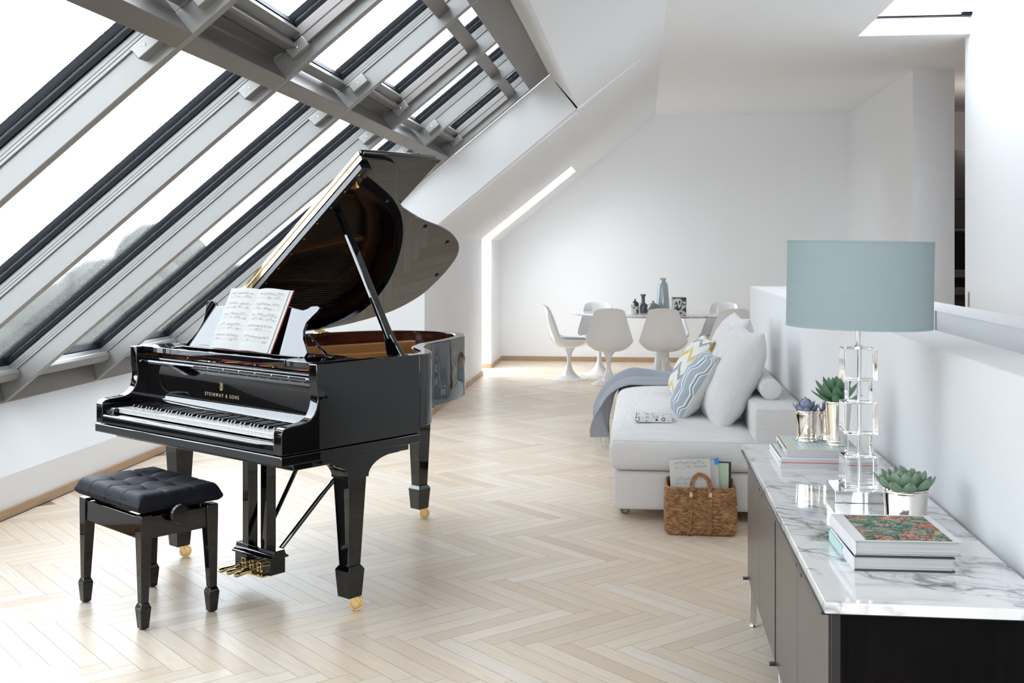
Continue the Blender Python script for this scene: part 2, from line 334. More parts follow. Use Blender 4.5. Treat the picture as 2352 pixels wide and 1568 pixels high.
def text_mesh(body,size,extrude,align='CENTER'):
    cu=bpy.data.curves.new('lettering','FONT'); cu.body=body; cu.size=size; cu.extrude=extrude; cu.align_x=align; cu.space_character=1.45 if 'SONS' in body else 1.15
    ob=bpy.data.objects.new('lettering',cu); COL.objects.link(ob)
    dg=bpy.context.evaluated_depsgraph_get(); me=bpy.data.meshes.new_from_object(ob.evaluated_get(dg))
    bpy.data.objects.remove(ob); return me
def text_obj(name,body,size,extrude,mat,parent,M,align='CENTER',width=None):
    me=text_mesh(body,size,extrude,align)
    if width:
        xs=[v.co.x for v in me.vertices]; k=width/(max(xs)-min(xs)); me.transform(Matrix.Diagonal((k,1,1,1)))
    me.transform(M); me.materials.clear(); me.materials.append(MATS[mat])
    o=bpy.data.objects.new(name,me); COL.objects.link(o); o.parent=parent; return o
def copy_tree(o,parent=None):
    c=o.copy(); COL.objects.link(c); c.parent=parent
    for ch in list(o.children): copy_tree(ch,c)
    return c
# ================================================================ ROOM
CAMH=1.42
def herringbone():
    w=.077; L=.539; g=.0007
    X0,X1,Y0,Y1=-3.45,4.6,-4.8,14.6
    vs=[];fs=[];uvs=[];tones=[]
    q=math.sqrt(.5); ox,oy=.12,4.80
    N=60
    for m in range(-18,16):
        for k in range(-160,150):
            for kind in (0,1):
                if kind==0: a0,b0,a1,b1=k*w+m*L,k*w-m*L,k*w+L+m*L,(k+1)*w-m*L
                else: a0,b0,a1,b1=k*w+L+m*L,(k+1)*w-L-m*L,(k+1)*w+L+m*L,(k+1)*w-m*L
                cx,cy=(a0+a1)/2,(b0+b1)/2
                x,y=(cx+cy)*q+ox,(-cx+cy)*q+oy
                if not(X0<x<X1 and Y0<y<Y1): continue
                o=len(vs)
                for a,b in((a0+g,b0+g),(a1-g,b0+g),(a1-g,b1-g),(a0+g,b1-g)):
                    vs.append(((a+b)*q+ox,(-a+b)*q+oy,0))
                fs.append((o,o+1,o+2,o+3))
                r=random.random()*20; r2=random.random()*20
                if kind==0: uvs.append(((r,r2),(r+L,r2),(r+L,r2+w),(r,r2+w)))
                else: uvs.append(((r,r2),(r,r2+w),(r+L,r2+w),(r+L,r2)))
                t=(min(1,max(0,random.gauss(.55,.24))),random.random(),0)
                tones+= [t]*4
    b=B(); b.mat('oak_floor').add(vs,fs,None,uvs)
    b.mat('floor_joint').add([(X0,Y0,-.0012),(X1,Y0,-.0012),(X1,Y1,-.0012),(X0,Y1,-.0012)],[(0,1,2,3)])
    o=b.build('floor'); color_attr(o.data,'tone',tones+[(.5,.5,0)]*4); return struct(o)
herringbone()
# --- skylight frame of reference
SX,SZ=-3.577,.557; DX,DZ=.7743,.6328; NX,NZ=-.6328,.7743; SL=3.644
SK=Matrix(((DX,0,NX,SX),(0,1,0,0),(DZ,0,NZ,SZ),(0,0,0,1)))   # (s, Y, n)
def quad(b,pts): b.add(pts,[tuple(range(len(pts)))],smooth=False)
YF=9.3; YN=-4.7
# wall_left: low wall + leaning apron below the skylight
b=B(); TH=.1
b.prism([(-3.343,0),(-3.343,.224),(-3.577,.557),(-3.80,.50),(-3.80,0)],YN,YF,'y')
struct(b.build('wall_left','wall_paint'))
b=B(); b.prism([(-3.328,0),(-3.328,.052),(-3.343,.052),(-3.343,0)],YN,YF,'y'); b.prism([(-3.345,YF-.015),(-1.8,YF-.015),(-1.8,YF),(-3.345,YF)],0,.052,'z')
struct(b.build('baseboard_left','oak_trim'))
b=B(); b.prism([(-3.326,-.0005),(-3.326,.004),(-3.330,.004),(-3.330,-.0005)],YN,YF,'y'); struct(b.build('trim_1','groove'))
# wall at the end of the big skylight, running to the niche
SLP=.80
def zs(x): return 1.545+SLP*(x+1.8)
P0=(-1.8,1.545); PT=(-.522,2.59); CW=(-.755,2.862)
poly=[(-3.80,0),(-1.8,0),P0,PT,CW,(SX,SZ),(-3.80,.50)]
# end wall solid block Y 9.3..12.7 (outer body), room side face at X=-1.8
b=B()
for pp in ([(-3.80,0),(-1.8,0),P0,(SX,SZ),(-3.80,.50)],[(SX,SZ),P0,CW],[P0,PT,CW]): b.prism(pp,YF,YF+.12,'y')
b.prism([(-2.3,0),(-1.8,0),P0,(-2.3,1.545)],YF+.12,12.70,'y')
b.prism([(-2.3,0),(-1.8,0),P0,(-2.3,1.545)],13.50,14.45,'y')
# niche back (vertical) behind the slot
struct(b.build('wall_left_far','wall_paint'))
b=B(); b.box(-1.8,-1.786,YF,12.70,0,.052); b.box(-1.8,-1.786,13.50,14.45,0,.052); b.box(-2.3,-1.8,13.486,13.50,0,.052); b.box(-2.3,-1.786,12.70,12.714,0,.052)
struct(b.build('baseboard_left_far','oak_trim'))
# sloped ceiling, thickness .25 outwards
def slope_piece(b,x0,x1,y0,y1,t=.30):
    n=Vector((-SLP,0,1)).normalized()*t
    a=Vector((x0,0,zs(x0)));c=Vector((x1,0,zs(x1)))
    b.prism([(a.x,a.z),(c.x,c.z),(c.x+n.x,c.z+n.z),(a.x+n.x,a.z+n.z)],y0,y1,'y')
XC=.17
b=B()
slope_piece(b,-1.8,XC,YF+.12,12.70); slope_piece(b,-.522,XC,YF,YF+.12); slope_piece(b,-1.8,XC,13.50,14.45); slope_piece(b,-.784,XC,12.70,13.50)
b.prism([(-.522,2.59),(XC,3.12),(XC,3.5),(-.86,2.99),CW],YN,YF,'y')
struct(b.build('ceiling_slope','ceiling_paint'))
# flat ceiling with the roof light opening
b=B(); Z=3.12
b.box(XC-.02,1.71,YN,14.6,Z,Z+.14); b.box(1.71,4.6,9.257,14.6,Z,Z+.14); b.box(1.71,2.9,YN,7.0,Z,Z+.14)
struct(b.build('ceiling','ceiling_paint'))
# far wall
b=B(); b.box(-2.4,4.7,14.45,14.6,0,3.3); struct(b.build('wall_back','wall_paint'))
b=B(); b.box(-1.8,2.54,14.436,14.45,0,.06); struct(b.build('baseboard_back','oak_trim'))
# projecting block on the right at the back
b=B(); b.box(2.545,2.925,11.06,14.45,0,3.12); struct(b.build('wall_right_far','wall_paint'))
b=B(); b.box(2.53,2.545,11.046,14.45,0,.06); b.box(2.53,2.925,11.046,11.06,0,.06); struct(b.build('baseboard_right_far','oak_trim'))
# right wall
b=B(); b.box(2.57,2.80,YN,9.41,0,3.75); struct(b.build('wall_right','wall_paint'))
b=B(); b.box(2.72,4.7,9.2,9.41,0,3.12); b.box(4.5,4.7,9.41,14.45,0,3.12); struct(b.build('wall_right.001','kitchen_wall'))
# wall behind the camera
b=B(); b.box(-3.9,-1.9,YN-.12,YN,0,3.6); b.box(2.45,2.8,YN-.12,YN,0,3.6); b.box(-1.9,2.45,YN-.12,YN,0,1.1); b.box(-1.9,2.45,YN-.12,YN,3.0,3.6); struct(b.build('wall_front','wall_paint'))
w=empty('window_17',(.25,YN,1.4)); struct(w); T=Matrix.Translation((-.25,-YN,-1.4))  # unseen window, added behind the camera for frontal fill light
b=B(); b.box(-1.9,2.45,YN-.07,YN-.06,1.1,3.0,T); b.build('pane','clear_glass',w)
b=B()
for xx in (-1.9,-.45,1.0,2.39): b.box(xx,xx+.06,YN-.1,YN-.03,1.1,3.0,T)
b.box(-1.9,2.45,YN-.1,YN-.03,1.1,1.16,T); b.box(-1.9,2.45,YN-.1,YN-.03,2.94,3.0,T); b.build('frame','frame_metal',w)
# parapet round the stairwell slot
b=B(); PZ=1.13
b.box(.865,1.055,YN,9.25,0,PZ); b.box(1.055,1.40,5.62,9.25,0,PZ); b.box(1.40,1.64,YN,9.25,0,PZ)
b.box(1.055,1.40,YN,5.62,0,.35)
struct(b.build('wall_parapet','wall_paint',bevel=.004,weld=True))
# roof light (upper right)
w=empty('window_1',(2.13,7.2,3.26)); struct(w)
b=B(); x0,x1,y0,y1=1.71,2.57,7.0,9.257
T=Matrix.Translation((-2.13,-7.2,-3.26))
b.box(x0-.10,x0,y0,y1+.1,3.255,3.42,T); b.box(x0,x1,y1,y1+.10,3.255,3.34,T); b.box(x0,x1,y0-.1,y0,3.255,3.34,T)
b.build('frame','wall_paint',w)
b=B(); b.box(x0,x1,y1-.012,y1,3.262,3.272,T); b.box(x1-.075,x1,y1-.05,y1-.012,3.262,3.285,T); b.build('gasket','gasket',w)
b=B(); b.box(x0-.05,x1,y0,y1+.05,3.285,3.30,T); b.build('pane','misty_glass',w)
# ---------------------------------------------------------------- big slanted skylight, one window per bay
RY=[-4.73,-3.65,-2.57,-1.49,-.41,.67,1.75,2.83,3.91,4.98,6.06,7.14,8.22,9.30]
def window_bay(n,Ya,Yb,deep):
    """bay between rafters; rafter body sits just before Yb"""
    w=empty('window_%d'%n,(0,0,0)); struct(w)
    yr=Yb-.05
    b=B(); b.box(-.05,SL,yr,Yb,0,.10,SK); b.box(0,SL,yr+.004,Yb-.004,.10,.21,SK); b.build('rafter','frame_metal',w,bevel=.004)
    y0=Ya; y1=yr+.004
    # lower sash
    def sash(s0,s1,n0,dd):
        f=B(); f.mat('frame_metal')
        f.box(s0,s1,y1-.014,y1,n0,n0+.048,SK); f.box(s0,s1,y0-.004,y0+.02,n0,n0+.048,SK)
        f.box(s0,s0+.05,y0,y1,n0+.01,n0+.048,SK); f.box(s1-.05,s1,y0,y1,n0+.01,n0+.048,SK)
        f.build('sash',None,w,bevel=.002)
        f=B(); f.box(s0,s1,y1-.0148,y1-.0138,n0+.0125,n0+.0150,SK); f.box(s0,s1,y1-.0148,y1-.0138,n0+.0255,n0+.0272,SK)
        f.build('guide_groove','groove',w)
        g=B(); g.box(s0,s1,y1-.026,y1-.002,n0+.048,n0+.066,SK); g.box(s0,s1,y1-.018,y1-.002,n0+.069,n0+.080,SK); g.box(s0,s1,y1-.024,y1-.002,n0+.082,n0+.12,SK); g.box(s0,s1,y0,y0+.03,n0+.048,n0+.12,SK); g.box(s0,s0+.055,y0,y1,n0+.05,n0+.105,SK); g.box(s1-.055,s1,y0,y1,n0+.05,n0+.105,SK)
        g.build('gasket','gasket',w)
        p=B(); p.box(s0+.02,s1-.02,y0+.02,y1-.02,n0+.070,n0+.080,SK); p.build('pane','wet_glass',w)
    sash(.12,2.50,.095,0)
    s2=2.60
    if deep:
        s2=2.71
        f=B(); f.prism([(2.575,-.001),(2.580,.10),(2.590,.115),(2.615,.115),(2.700,.062),(2.712,.066),(2.72,.20),(2.575,.20)],y0,y1,'y',T=SK); f.build('casing','frame_brown_shaded',w,bevel=.002)
        f=B(); f.box(2.72,3.26,y1-.050,y1-.026,.050,.135,SK); f.box(2.72,3.26,y1-.026,y1-.006,.080,.14,SK); f.build('blind_guide','frame_brown_shaded',w,bevel=.003)
        f=B(); f.box(2.72,3.26,y1-.0512,y1-.0498,.088,.094,SK); f.box(2.655,2.659,y0,y1,.086,.0895,SK); f.build('guide_groove','groove',w)
    sash(s2,3.62,.095,0)
    # transom
    b=B(); b.box(2.495,2.575,y0-.001,yr+.001,0,.10,SK); b.box(2.515,2.575,y0,yr+.02,.10,.20,SK); b.build('transom','frame_brown_shaded' if deep else 'frame_brown_shaded',w,bevel=.003)
    # bottom sill with roller tube
    b=B(); b.box(-.05,.0,y0-.001,yr+.001,-.002,.10,SK); b.prism([(0.0,.0),(.015,.0),(.10,.16),(.12,.22),(0,.22)],y0,yr+.01,'y',T=Matrix(((DX,0,NX,SX),(0,1,0,0),(DZ,0,NZ,SZ),(0,0,0,1))))
    b.build('sill','frame_brown_shaded',w,bevel=.003)
    b=B(); b.prism([(.135,.055),(.175,.045),(.200,.065),(.200,.095),(.165,.115),(.135,.10)],y0+.03,yr-.012,'y',T=SK); b.build('roller_bar','frame_metal',w,bevel=.006)
    # top cover panels
    b=B(); b.box(3.44,SL,y0-.001,yr+.001,0,.02,SK); b.box(3.62,SL,y0,yr,.02,.40,SK); b.build('cover_panel','frame_brown_shaded',w,bevel=.003)
    b=B(); b.box(3.26,3.345,y0,yr,.055,.085,SK); b.build('blind_bar','frame_brown_shaded',w,bevel=.006)
    
    for s in (2.38,2.66):
        b=B(); b.box(s,s+.10,yr-.060,yr-.001,.035,.085,SK); o=b.build('bracket','bracket_metal',w,bevel=.003)
        b=B(); b.sphere((s+.05,yr-.061,.06),.005,.003,.005,8,5,T=SK); b.build('screw','chrome',o)
    for yy in (y0+.12,yr-.12):
        b=B(); b.box(-.047,-.035,yy-.02,yy+.02,-.004,-.0015,SK); b.build('drain_slot','groove',w)
    return w
for i in range(len(RY)-1):
    window_bay(i+2,RY[i],RY[i+1],i%2==0)
# niche window (narrow vertical + sloped strip)
w=empty('window_16',(-2.2,13.1,1)); struct(w)
T=Matrix.Translation((2.2,-13.1,-1))
b=B(); b.box(-2.34,-2.32,12.68,13.52,0.0,1.75,T); b.add([T@Vector(p) for p in((-2.34,12.68,1.75),(-.55,12.68,3.18),(-.55,13.52,3.18),(-2.34,13.52,1.75))],[(0,1,2,3)]); b.build('pane','misty_glass',w)
# switch plate / sliding door pull and ceiling downlight
o=empty('door_pull',(2.57,9.30,1.03)); tag(o,'small flush metal pull plate set in the white right-hand wall','door pull')
b=B(); b.box(-.004,0,-.022,.022,-.058,.058); b.build('plate','bracket_metal',o,bevel=.002)
b=B(); b.box(-.005,-.0035,-.010,.010,-.034,.034); b.build('recess','frame_metal',o)
o=empty('downlight',(2.076,10.037,3.12)); tag(o,'small round white downlight recessed in the flat ceiling','ceiling light')
b=B(); b.lathe([(.045,-.001),(.055,-.006),(.060,-.004),(.062,0)],32); b.build('trim_ring','white_plastic',o)
b=B(); b.lathe([(.0,.002),(.045,-.001)],24,cap=False); b.build('lens','white_plastic',o)
# kitchen glimpsed through the gap
k=empty('kitchen_cabinet',(3.4,12.9,0)); tag(k,'dark tall kitchen cabinet wall seen through the narrow doorway gap','kitchen cabinet')
b=B(); b.box(-.45,.6,0,.6,0,2.52); b.build('carcass','kitchen_dark',k)
b=B(); b.box(-.44,.58,-.02,0,1.66,1.97); b.box(-.44,.58,-.02,0,1.98,2.5); b.build('upper_door','kitchen_dark',k,bevel=.002)
b=B(); b.box(-.44,.58,-.02,0,.08,.84); b.build('lower_door','kitchen_dark',k,bevel=.002)
b=B(); b.box(-.44,.58,-.03,0,1.22,1.62); b.build('oven_door','kitchen_black',k,bevel=.002)
b=B(); b.box(-.44,.58,-.028,0,1.63,1.655); b.build('trim_strip','kitchen_steel',k)
b=B(); b.box(-.44,.58,-.026,0,1.12,1.20); b.build('control_panel','kitchen_steel',k,bevel=.002)
b=B(); b.box(-.44,.58,-.026,0,.93,1.01); b.build('warming_drawer','kitchen_steel',k,bevel=.002)
b=B(); b.box(-.44,.58,-.02,0,1.02,1.11); b.build('niche','kitchen_black',k)
# ---------------------------------------------------------------- outside
b=B(); b.box(-160,-8,-60,200,-9.2,-9); o=b.build('lawn','ext_ground'); struct(o)
b=B()
def hill(i,j):
    a=R(-8+75*i); d=55+45*j; x=-math.sin(a)*d; y=math.cos(a)*d
    return (x,y,-9+(15.8+1.6*math.sin(i*9)+1.0*math.sin(i*31+1)+.4*math.sin(i*90))*math.sin(min(1,j*1.6)*PI/2)**1.3)
b.grid(hill,90,12); struct(b.build('hills','ext_hill'))
def house(x,y,w,d,h,rh,label,rz=0,wall='ext_render_wall'):
    e=empty('neighbouring_house',(x,y,-9),rz); tag(e,label,'house')
    b=B(); b.box(-w/2,w/2,-d/2,d/2,0,h); b.build('wall',wall,e)
    b=B(); b.prism([(-w/2-.4,h),(w/2+.4,h),(0,h+rh)],-d/2-.4,d/2+.4,'y'); b.build('roof','ext_roof',e)
    for i in range(4):
        for j in range(3):
            q=B(); q.box(-w/2+w*(i+.3)/4,-w/2+w*(i+.6)/4,-d/2-.04,-d/2,h*(j+.25)/3,h*(j+.7)/3); q.build('window','ext_window',e)
    q=B(); q.box(w*.2,w*.28,-.5,.5,h+rh*.3,h+rh*1.2); q.build('chimney','ext_render_wall',e)
house(-26.5,46,11,9,9.2,3.2,'beige house with grey gable roof, blurred behind the wet panes at the far left',R(25))
random.seed(3)
def tree(x,y,h,r,label):
    e=empty('tree',(x,y,-9)); tag(e,label,'tree')
    b=B(); b.tube([(0,0,0),(.1,.05,h*.4),(0,0,h*.75)],[.35,.25,.1],8); b.build('trunk','ext_roof',e)
    b=B()
    for i in range(22):
        a=random.random()*6.28; q=random.random()**.5*r*.75; z=h*.72+random.uniform(-.28,.28)*h
        s=r*random.uniform(.28,.5); b.sphere((q*math.cos(a),q*math.sin(a),z),s,s,s*.85,10,7)
    b.build('crown','ext_foliage',e)
tree(-13.6,26.7,11.9,3.2,'grey-green tree nearest the skylight, blurred by rain before the beige house')
tree(-15.4,43,13.0,3.8,'grey-green tree farther off, blurred by rain to the right of the beige house')

# ================================================================ PIANO
K=.97; PAL=R(-33.75)
piano=empty('grand_piano',(K*-1.3493,K*4.1409,CAMH*(1-K)),PAL,K)
tag(piano,'glossy black grand piano with raised lid standing by the skylight','piano')
FZ=-.0439   # floor height in the piano's own units
W=1.33
def arc(c,r,a0,a1,n): return [(c[0]+r*math.cos(R(a0+(a1-a0)*i/n)),c[1]+r*math.sin(R(a0+(a1-a0)*i/n))) for i in range(n+1)]
def smooth_path(pts,n=8):
    out=[]; P=[Vector(p) for p in pts]
    for i in range(len(P)-1):
        p0=P[max(i-1,0)];p1=P[i];p2=P[i+1];p3=P[min(i+2,len(P)-1)]
        for k in range(n):
            t=k/n; out.append(.5*((2*p1)+(-p0+p2)*t+(2*p0-5*p1+4*p2-p3)*t*t+(-p0+3*p1-3*p2+p3)*t*t*t))
    out.append(P[-1]); return out
arm=[(0,.6405),(0,.722),(.004,.735),(.015,.743),(.038,.748),(.08,.750),(.116,.754),(.139,.763),(.158,.779),(.171,.803),(.178,.835),(.178,.86),(.174,.885),(.171,.91),(.171,.975)]
side_poly=arm+[(.735,.975),(.735,.6405)]
curve=[(0,.60),(0,.735),(-.022,.82),(-.075,.885),(-.155,.945),(-.235,1.00),(-.305,1.075),(-.36,1.16),(-.415,1.30),(-.465,1.43),(-.52,1.545),(-.585,1.655),(-.68,1.745),(-.80,1.79),(-.93,1.79),(-1.06,1.755),(-1.18,1.67),(-1.265,1.545),(-1.31,1.40),(-1.33,1.22),(-1.33,1.05)]
RIM=[Vector((p.x,p.y)) for p in smooth_path([Vector((a,b,0)) for a,b in curve],6)]
def offset(path,d):
    o=[]
    for i,p in enumerate(path):
        t=(path[min(i+1,len(path)-1)]-path[max(i-1,0)]).normalized(); o.append(p+Vector((-t.y,t.x))*d)
    return o
def wallstrip(b,outer,inner,z0,z1):
    n=len(outer); vs=[];fs=[]
    for i in range(n):
        vs+=[(outer[i].x,outer[i].y,z0),(outer[i].x,outer[i].y,z1),(inner[i].x,inner[i].y,z1),(inner[i].x,inner[i].y,z0)]
    for i in range(n-1):
        a=i*4;c=a+4
        for k in range(4): fs.append((a+k,c+k,c+(k+1)%4,a+(k+1)%4))
    fs+=[(0,1,2,3),((n-1)*4+3,(n-1)*4+2,(n-1)*4+1,(n-1)*4)]
    b.add(vs,fs)
b=B()
b.prism(side_poly,-.05,0,'x'); b.prism(side_poly[:-2]+[(1.06,.975),(1.06,.6405)],-W,-W+.05,'x')
rim2=[p for p in RIM if p.y>=.7349 or p.x<-.5]
wallstrip(b,rim2,offset(rim2,.05),.665,.975)
b.build('case','piano_black',piano,bevel=.004,bseg=3)
b=B(); inn=offset(RIM,.0505); inn2=offset(RIM,.058); wallstrip(b,inn,inn2,.70,.970)
b.box(-W+.0505,-W+.058,.30,1.10,.70,.970); b.box(-.058,-.0505,.30,.62,.70,.970)
b.build('inner_rim','mahogany',piano)
# keybed rail and underframe
b=B(); b.box(-W-.004,.004,-.004,.735,.600,.6375); b.box(-W+.03,-.03,.08,.70,.57,.60); b.build('keybed','piano_black',piano,bevel=.004)
b=B(); b.bar((-.16,.70,.63),(-.86,1.62,.63),.09,.07); b.bar((-1.20,.72,.63),(-.95,1.62,.63),.09,.07); b.box(-1.25,-.1,.74,.83,.60,.665); b.bar((-.65,.80,.63),(-.90,1.5,.63),.09,.07)
b.prism([(p.x*.93-.06,p.y*.965+.02) for p in RIM],.655,.668,'z'); b.build('underframe','satin_black',piano)
# stepped toe blocks under the tail
b=B(); b.prism([(-.62,1.50),(-.66,1.66),(-.78,1.745),(-.95,1.755),(-1.08,1.70),(-1.05,1.45)],.63,.665,'z'); b.prism([(-.72,1.50),(-.78,1.65),(-.95,1.68),(-1.05,1.62),(-1.02,1.45)],.595,.63,'z'); b.build('tail_block','piano_black',piano,bevel=.003)
# soundboard, plate, strings
b=B(); b.prism([(p.x,p.y) for p in offset(RIM,.055)]+[(-W+.055,.45),(-.055,.45)],.80,.806,'z'); b.build('soundboard','soundboard',piano)
b=B()
plate=[(-.075,.34),(-.075,.74),(-.11,.84),(-.19,.915),(-.27,.98),(-.345,1.06),(-.40,1.17),(-.455,1.32),(-.52,1.46),(-.60,1.59),(-.70,1.69),(-.86,1.735),(-1.02,1.70),(-1.14,1.60),(-1.22,1.45),(-1.262,1.2),(-1.265,.34)]
hole1=[Vector((a,c)) for a,c in plate]
ins=[Vector((p.x+(-.66-p.x)*.16,p.y+(1.0-p.y)*.14)) for p in hole1]
wallstrip(b,hole1+[hole1[0]],ins+[ins[0]],.835,.862)
b.box(-1.25,-.08,.34,.56,.835,.865)
for x0,x1,ye in ((-.30,-.37,.98),(-.52,-.60,1.46),(-.80,-.93,1.62),(-1.06,-1.10,1.55)): b.bar((x0,.50,.875),(x1,ye,.865),.024,.030)
b.build('iron_plate','plate_bronze',piano,bevel=.004)
b=B(); b.prism([(-1.01,.62),(-.985,.62),(-.81,1.52),(-.835,1.53)],.862,.945,'z'); b.build('plate_flange','plate_bronze',piano,bevel=.006)
b=B(); b.prism([(-.80,.60),(-.775,.60),(-.59,1.18),(-.615,1.19)],.862,.925,'z'); b.build('plate_flange','plate_bronze',piano,bevel=.006)
def band(b,p0,p1,w0,sag,z0,z1,n=16):
    pts=[]
    for i in range(n+1):
        t=i/n; x=p0[0]+(p1[0]-p0[0])*t; y=p0[1]+(p1[1]-p0[1])*t+sag*math.sin(PI*t); pts.append(Vector((x,y)))
    wallstrip(b,[p+Vector((0,w0/2)) for p in pts],[p-Vector((0,w0/2)) for p in pts],z0,z1)
b=B(); band(b,(-.10,.585),(-1.20,.60),.045,.05,.872,.886); band(b,(-.13,.80),(-.80,.96),.055,.11,.868,.886); b.build('string_felt','red_felt',piano)
b=B(); band(b,(-.10,.66),(-1.20,.70),.05,.06,.895,.915); b.build('damper_rail','damper_black',piano)
b=B()
for i in range(62):
    t=i/61; x=-.11-1.1*t; b.box(x-.004,x+.004,.655+.05*t+.06*math.sin(PI*t),.70+.05*t+.06*math.sin(PI*t),.885,.93)
o=b.build('dampers','damper_black',piano); o['kind']='stuff'
b=B()
for i in range(110):
    t=i/109; x=-.10-1.12*t; y1=.78+.75*min(1,t*1.6)**.9; b.tube([(x,.40,.880),(x-.10*t,min(y1,1.55),.878)],.0011,4,cap=False)
o=b.build('strings','string_steel',piano); o['kind']='stuff'
b=B()
for i in range(90):
    t=i/89
    for k in range(2):
        x=-.10-1.12*t; y=.40+.035*k+.02*(i%2); b.lathe([(.0035,.866),(.0035,.893)],6,T=Matrix.Translation((x,y,0)))
o=b.build('tuning_pins','string_steel',piano); o['kind']='stuff'
b=B(); b.box(-1.25,-.07,.275,.34,.86,.90); b.build('action_rail','plate_bronze',piano)
# legs
def leg(cu,cv,zt,top=.115,name='leg',br=None):
    b=B(); zb=.012
    b.frustum(cu,cv,.142,.062,.062,zt,top,top*1.0); b.frustum(cu,cv,.124,.086,.086,.142,.064,.064); b.frustum(cu,cv,.014,.070,.070,.124,.086,.086)
    L=b.build(name,'piano_black',piano,bevel=.0025,weld=True)
    CT=Matrix.Translation((cu,cv,0))@Matrix.Rotation(R(-38),4,'Z')
    b=B(); b.lathe([(.022,.013),(.022,.024)],16,T=Matrix.Translation((cu,cv,0)))
    for s in(-1,1):
        b.prism([(-.012,.018),(.014,.018),(.036,-.022),(.024,-.026),(.004,-.004)],s*.017-.0025,s*.017+.0025,'x',T=CT)
    c=b.build('caster_fork','brass_satin',L,bevel=.0008)
    b=B(); r=.0285; T=CT@Matrix.Translation((0,.027,FZ+r))@Matrix.Rotation(PI/2,4,'Y')
    b.lathe([(.004,-.010),(.020,-.009),(.022,-.012),(r-.001,-.012),(r,-.009),(r,.009),(r-.001,.012),(.022,.012),(.020,.009),(.004,.010)],32,T=T)
    c=b.build('caster_wheel','brass_satin',L)
    b=B(); b.lathe([(.005,-.022),(.005,.022)],10,T=CT@Matrix.Translation((0,.027,FZ+r))@Matrix.Rotation(PI/2,4,'Y')); b.build('axle','chrome',L)
    return L
leg(-.058,.392,.503,.096); leg(-1.278,.40,.503,.096); leg(-.955,1.690,.60,.096)
# leg brackets with concave curves
def bracket(u0,u1,v0,vl0,vl1,v1):
    P=[(v0,.60),(v0,.583)]
    for i in range(9):
        t=i/8*PI/2; P.append((v0+(vl0-v0)*math.sin(t)*1.0,.583-(1-math.cos(t))*.083))
    P+=[(vl0,.500),(vl1,.500)]
    for i in range(9):
        t=PI/2*(1-i/8); P.append((v1-.03-(v1-.03-vl1)*math.sin(t),.575-(1-math.cos(t))*.075))
    P+=[(v1-.03,.575),(v1,.575),(v1,.60)]
    b=B(); b.prism(P,u0,u1,'x'); return b.build('leg_bracket','piano_black',piano,bevel=.002)
bracket(-.108,-.004,.20,.338,.446,.62); bracket(-W+.004,-W+.108,.20,.338,.446,.62)
b=B(); b.prism([(1.50,.64),(1.50,.60),(1.60,.598),(1.62,.56),(1.745,.56),(1.75,.60),(1.75,.64)],-1.02,-.89,'x'); b.build('leg_bracket','piano_black',piano,bevel=.002)
# keyboard area
KU0,KU1=-1.205,-.082
for a0,a1 in((-W+.05,KU0-.004),(KU1+.004,-.05)):
    b=B(); b.prism([(.012,.6405),(.012,.700),(.022,.712),(.19,.716),(.19,.6405)],a0,a1,'x'); b.build('key_block','piano_black',piano,bevel=.004)
b=B(); b.prism([(.002,.6405),(.002,.672),(.006,.682),(.018,.6875),(.032,.685),(.036,.6405)],-W+.0505,-.0505,'x'); b.build('key_slip','piano_black',piano,bevel=.002)
kw=(KU1-KU0)/52
def wkey():
    b=B(); x=kw/2-.0004
    b.box(-x,x,.040,.215,.690,.7125); b.prism([(.036,.7125),(.036,.708),(.042,.706),(.042,.7125)],-x,x,'x')
    return b.build('white_key','ivory_key',piano,bevel=.0008,bseg=2)
def bkey():
    b=B(); b.add([(-.0055,.093,.7125),(.0055,.093,.7125),(.0055,.215,.7125),(-.0055,.215,.7125),(-.0042,.100,.7235),(.0042,.100,.7235),(.0042,.215,.7235),(-.0042,.215,.7235)],[(3,2,1,0),(4,5,6,7),(0,1,5,4),(1,2,6,5),(2,3,7,6),(3,0,4,7)])
    return b.build('black_key','ebony_key',piano,bevel=.001)
wk=wkey(); bk=bkey(); first=True; fb=True
pat=[1,1,0,1,1,1,0] # after C D F G A  (index of white key in octave C..B)
for i in range(52):
    o=wk if i==0 else wk.copy()
    if i: COL.objects.link(o)
    o.location=(KU0+kw*(i+.5),0,0); o.parent=piano
    note=(i+5)%7 # A0 start: A=5
    if note in(0,1,3,4,5) and i<51:
        off={0:-.0016,1:.0016,3:-.002,4:0,5:.002}[note]
        q=bk if fb else bk.copy()
        if not fb: COL.objects.link(q)
        fb=False; q.location=(KU0+kw*(i+1)+off,0,0); q.parent=piano
# fallboard
fp=[(.205,.712),(.216,.722),(.226,.730),(.231,.742),(.2325,.77),(.2330,.84),(.230,.875),(.221,.895),(.214,.898),(.212,.893),(.200,.897),(.196,.906),(.199,.915),(.208,.919),(.235,.919),(.235,.712)]
b=B(); b.prism(fp,-W+.0515,-.0515,'x'); b.build('fallboard','piano_black',piano,bevel=.001,label='curved glossy black board behind the keys with gold lettering')
fb_o=[c for c in piano.children if c.name.startswith('fallboard')][0]
b=B()
for i in range(7):
    u=-.86+i*.11; b.box(u,u+.095,.1945,.197,.9055,.9125)
b.build('vent_slot','satin_black',fb_o)
b=B(); b.box(-W+.052,-.052,.232,.262,.912,.930); b.box(-W+.052,-.052,.262,.30,.90,.905); b.build('fallboard_cap','piano_black',piano,bevel=.004)
for a0 in(-W+.053,-.075):
    b=B(); b.box(a0,a0+.022,.178,.232,.90,.915); b.build('fallboard_stop','piano_black',piano,bevel=.006)
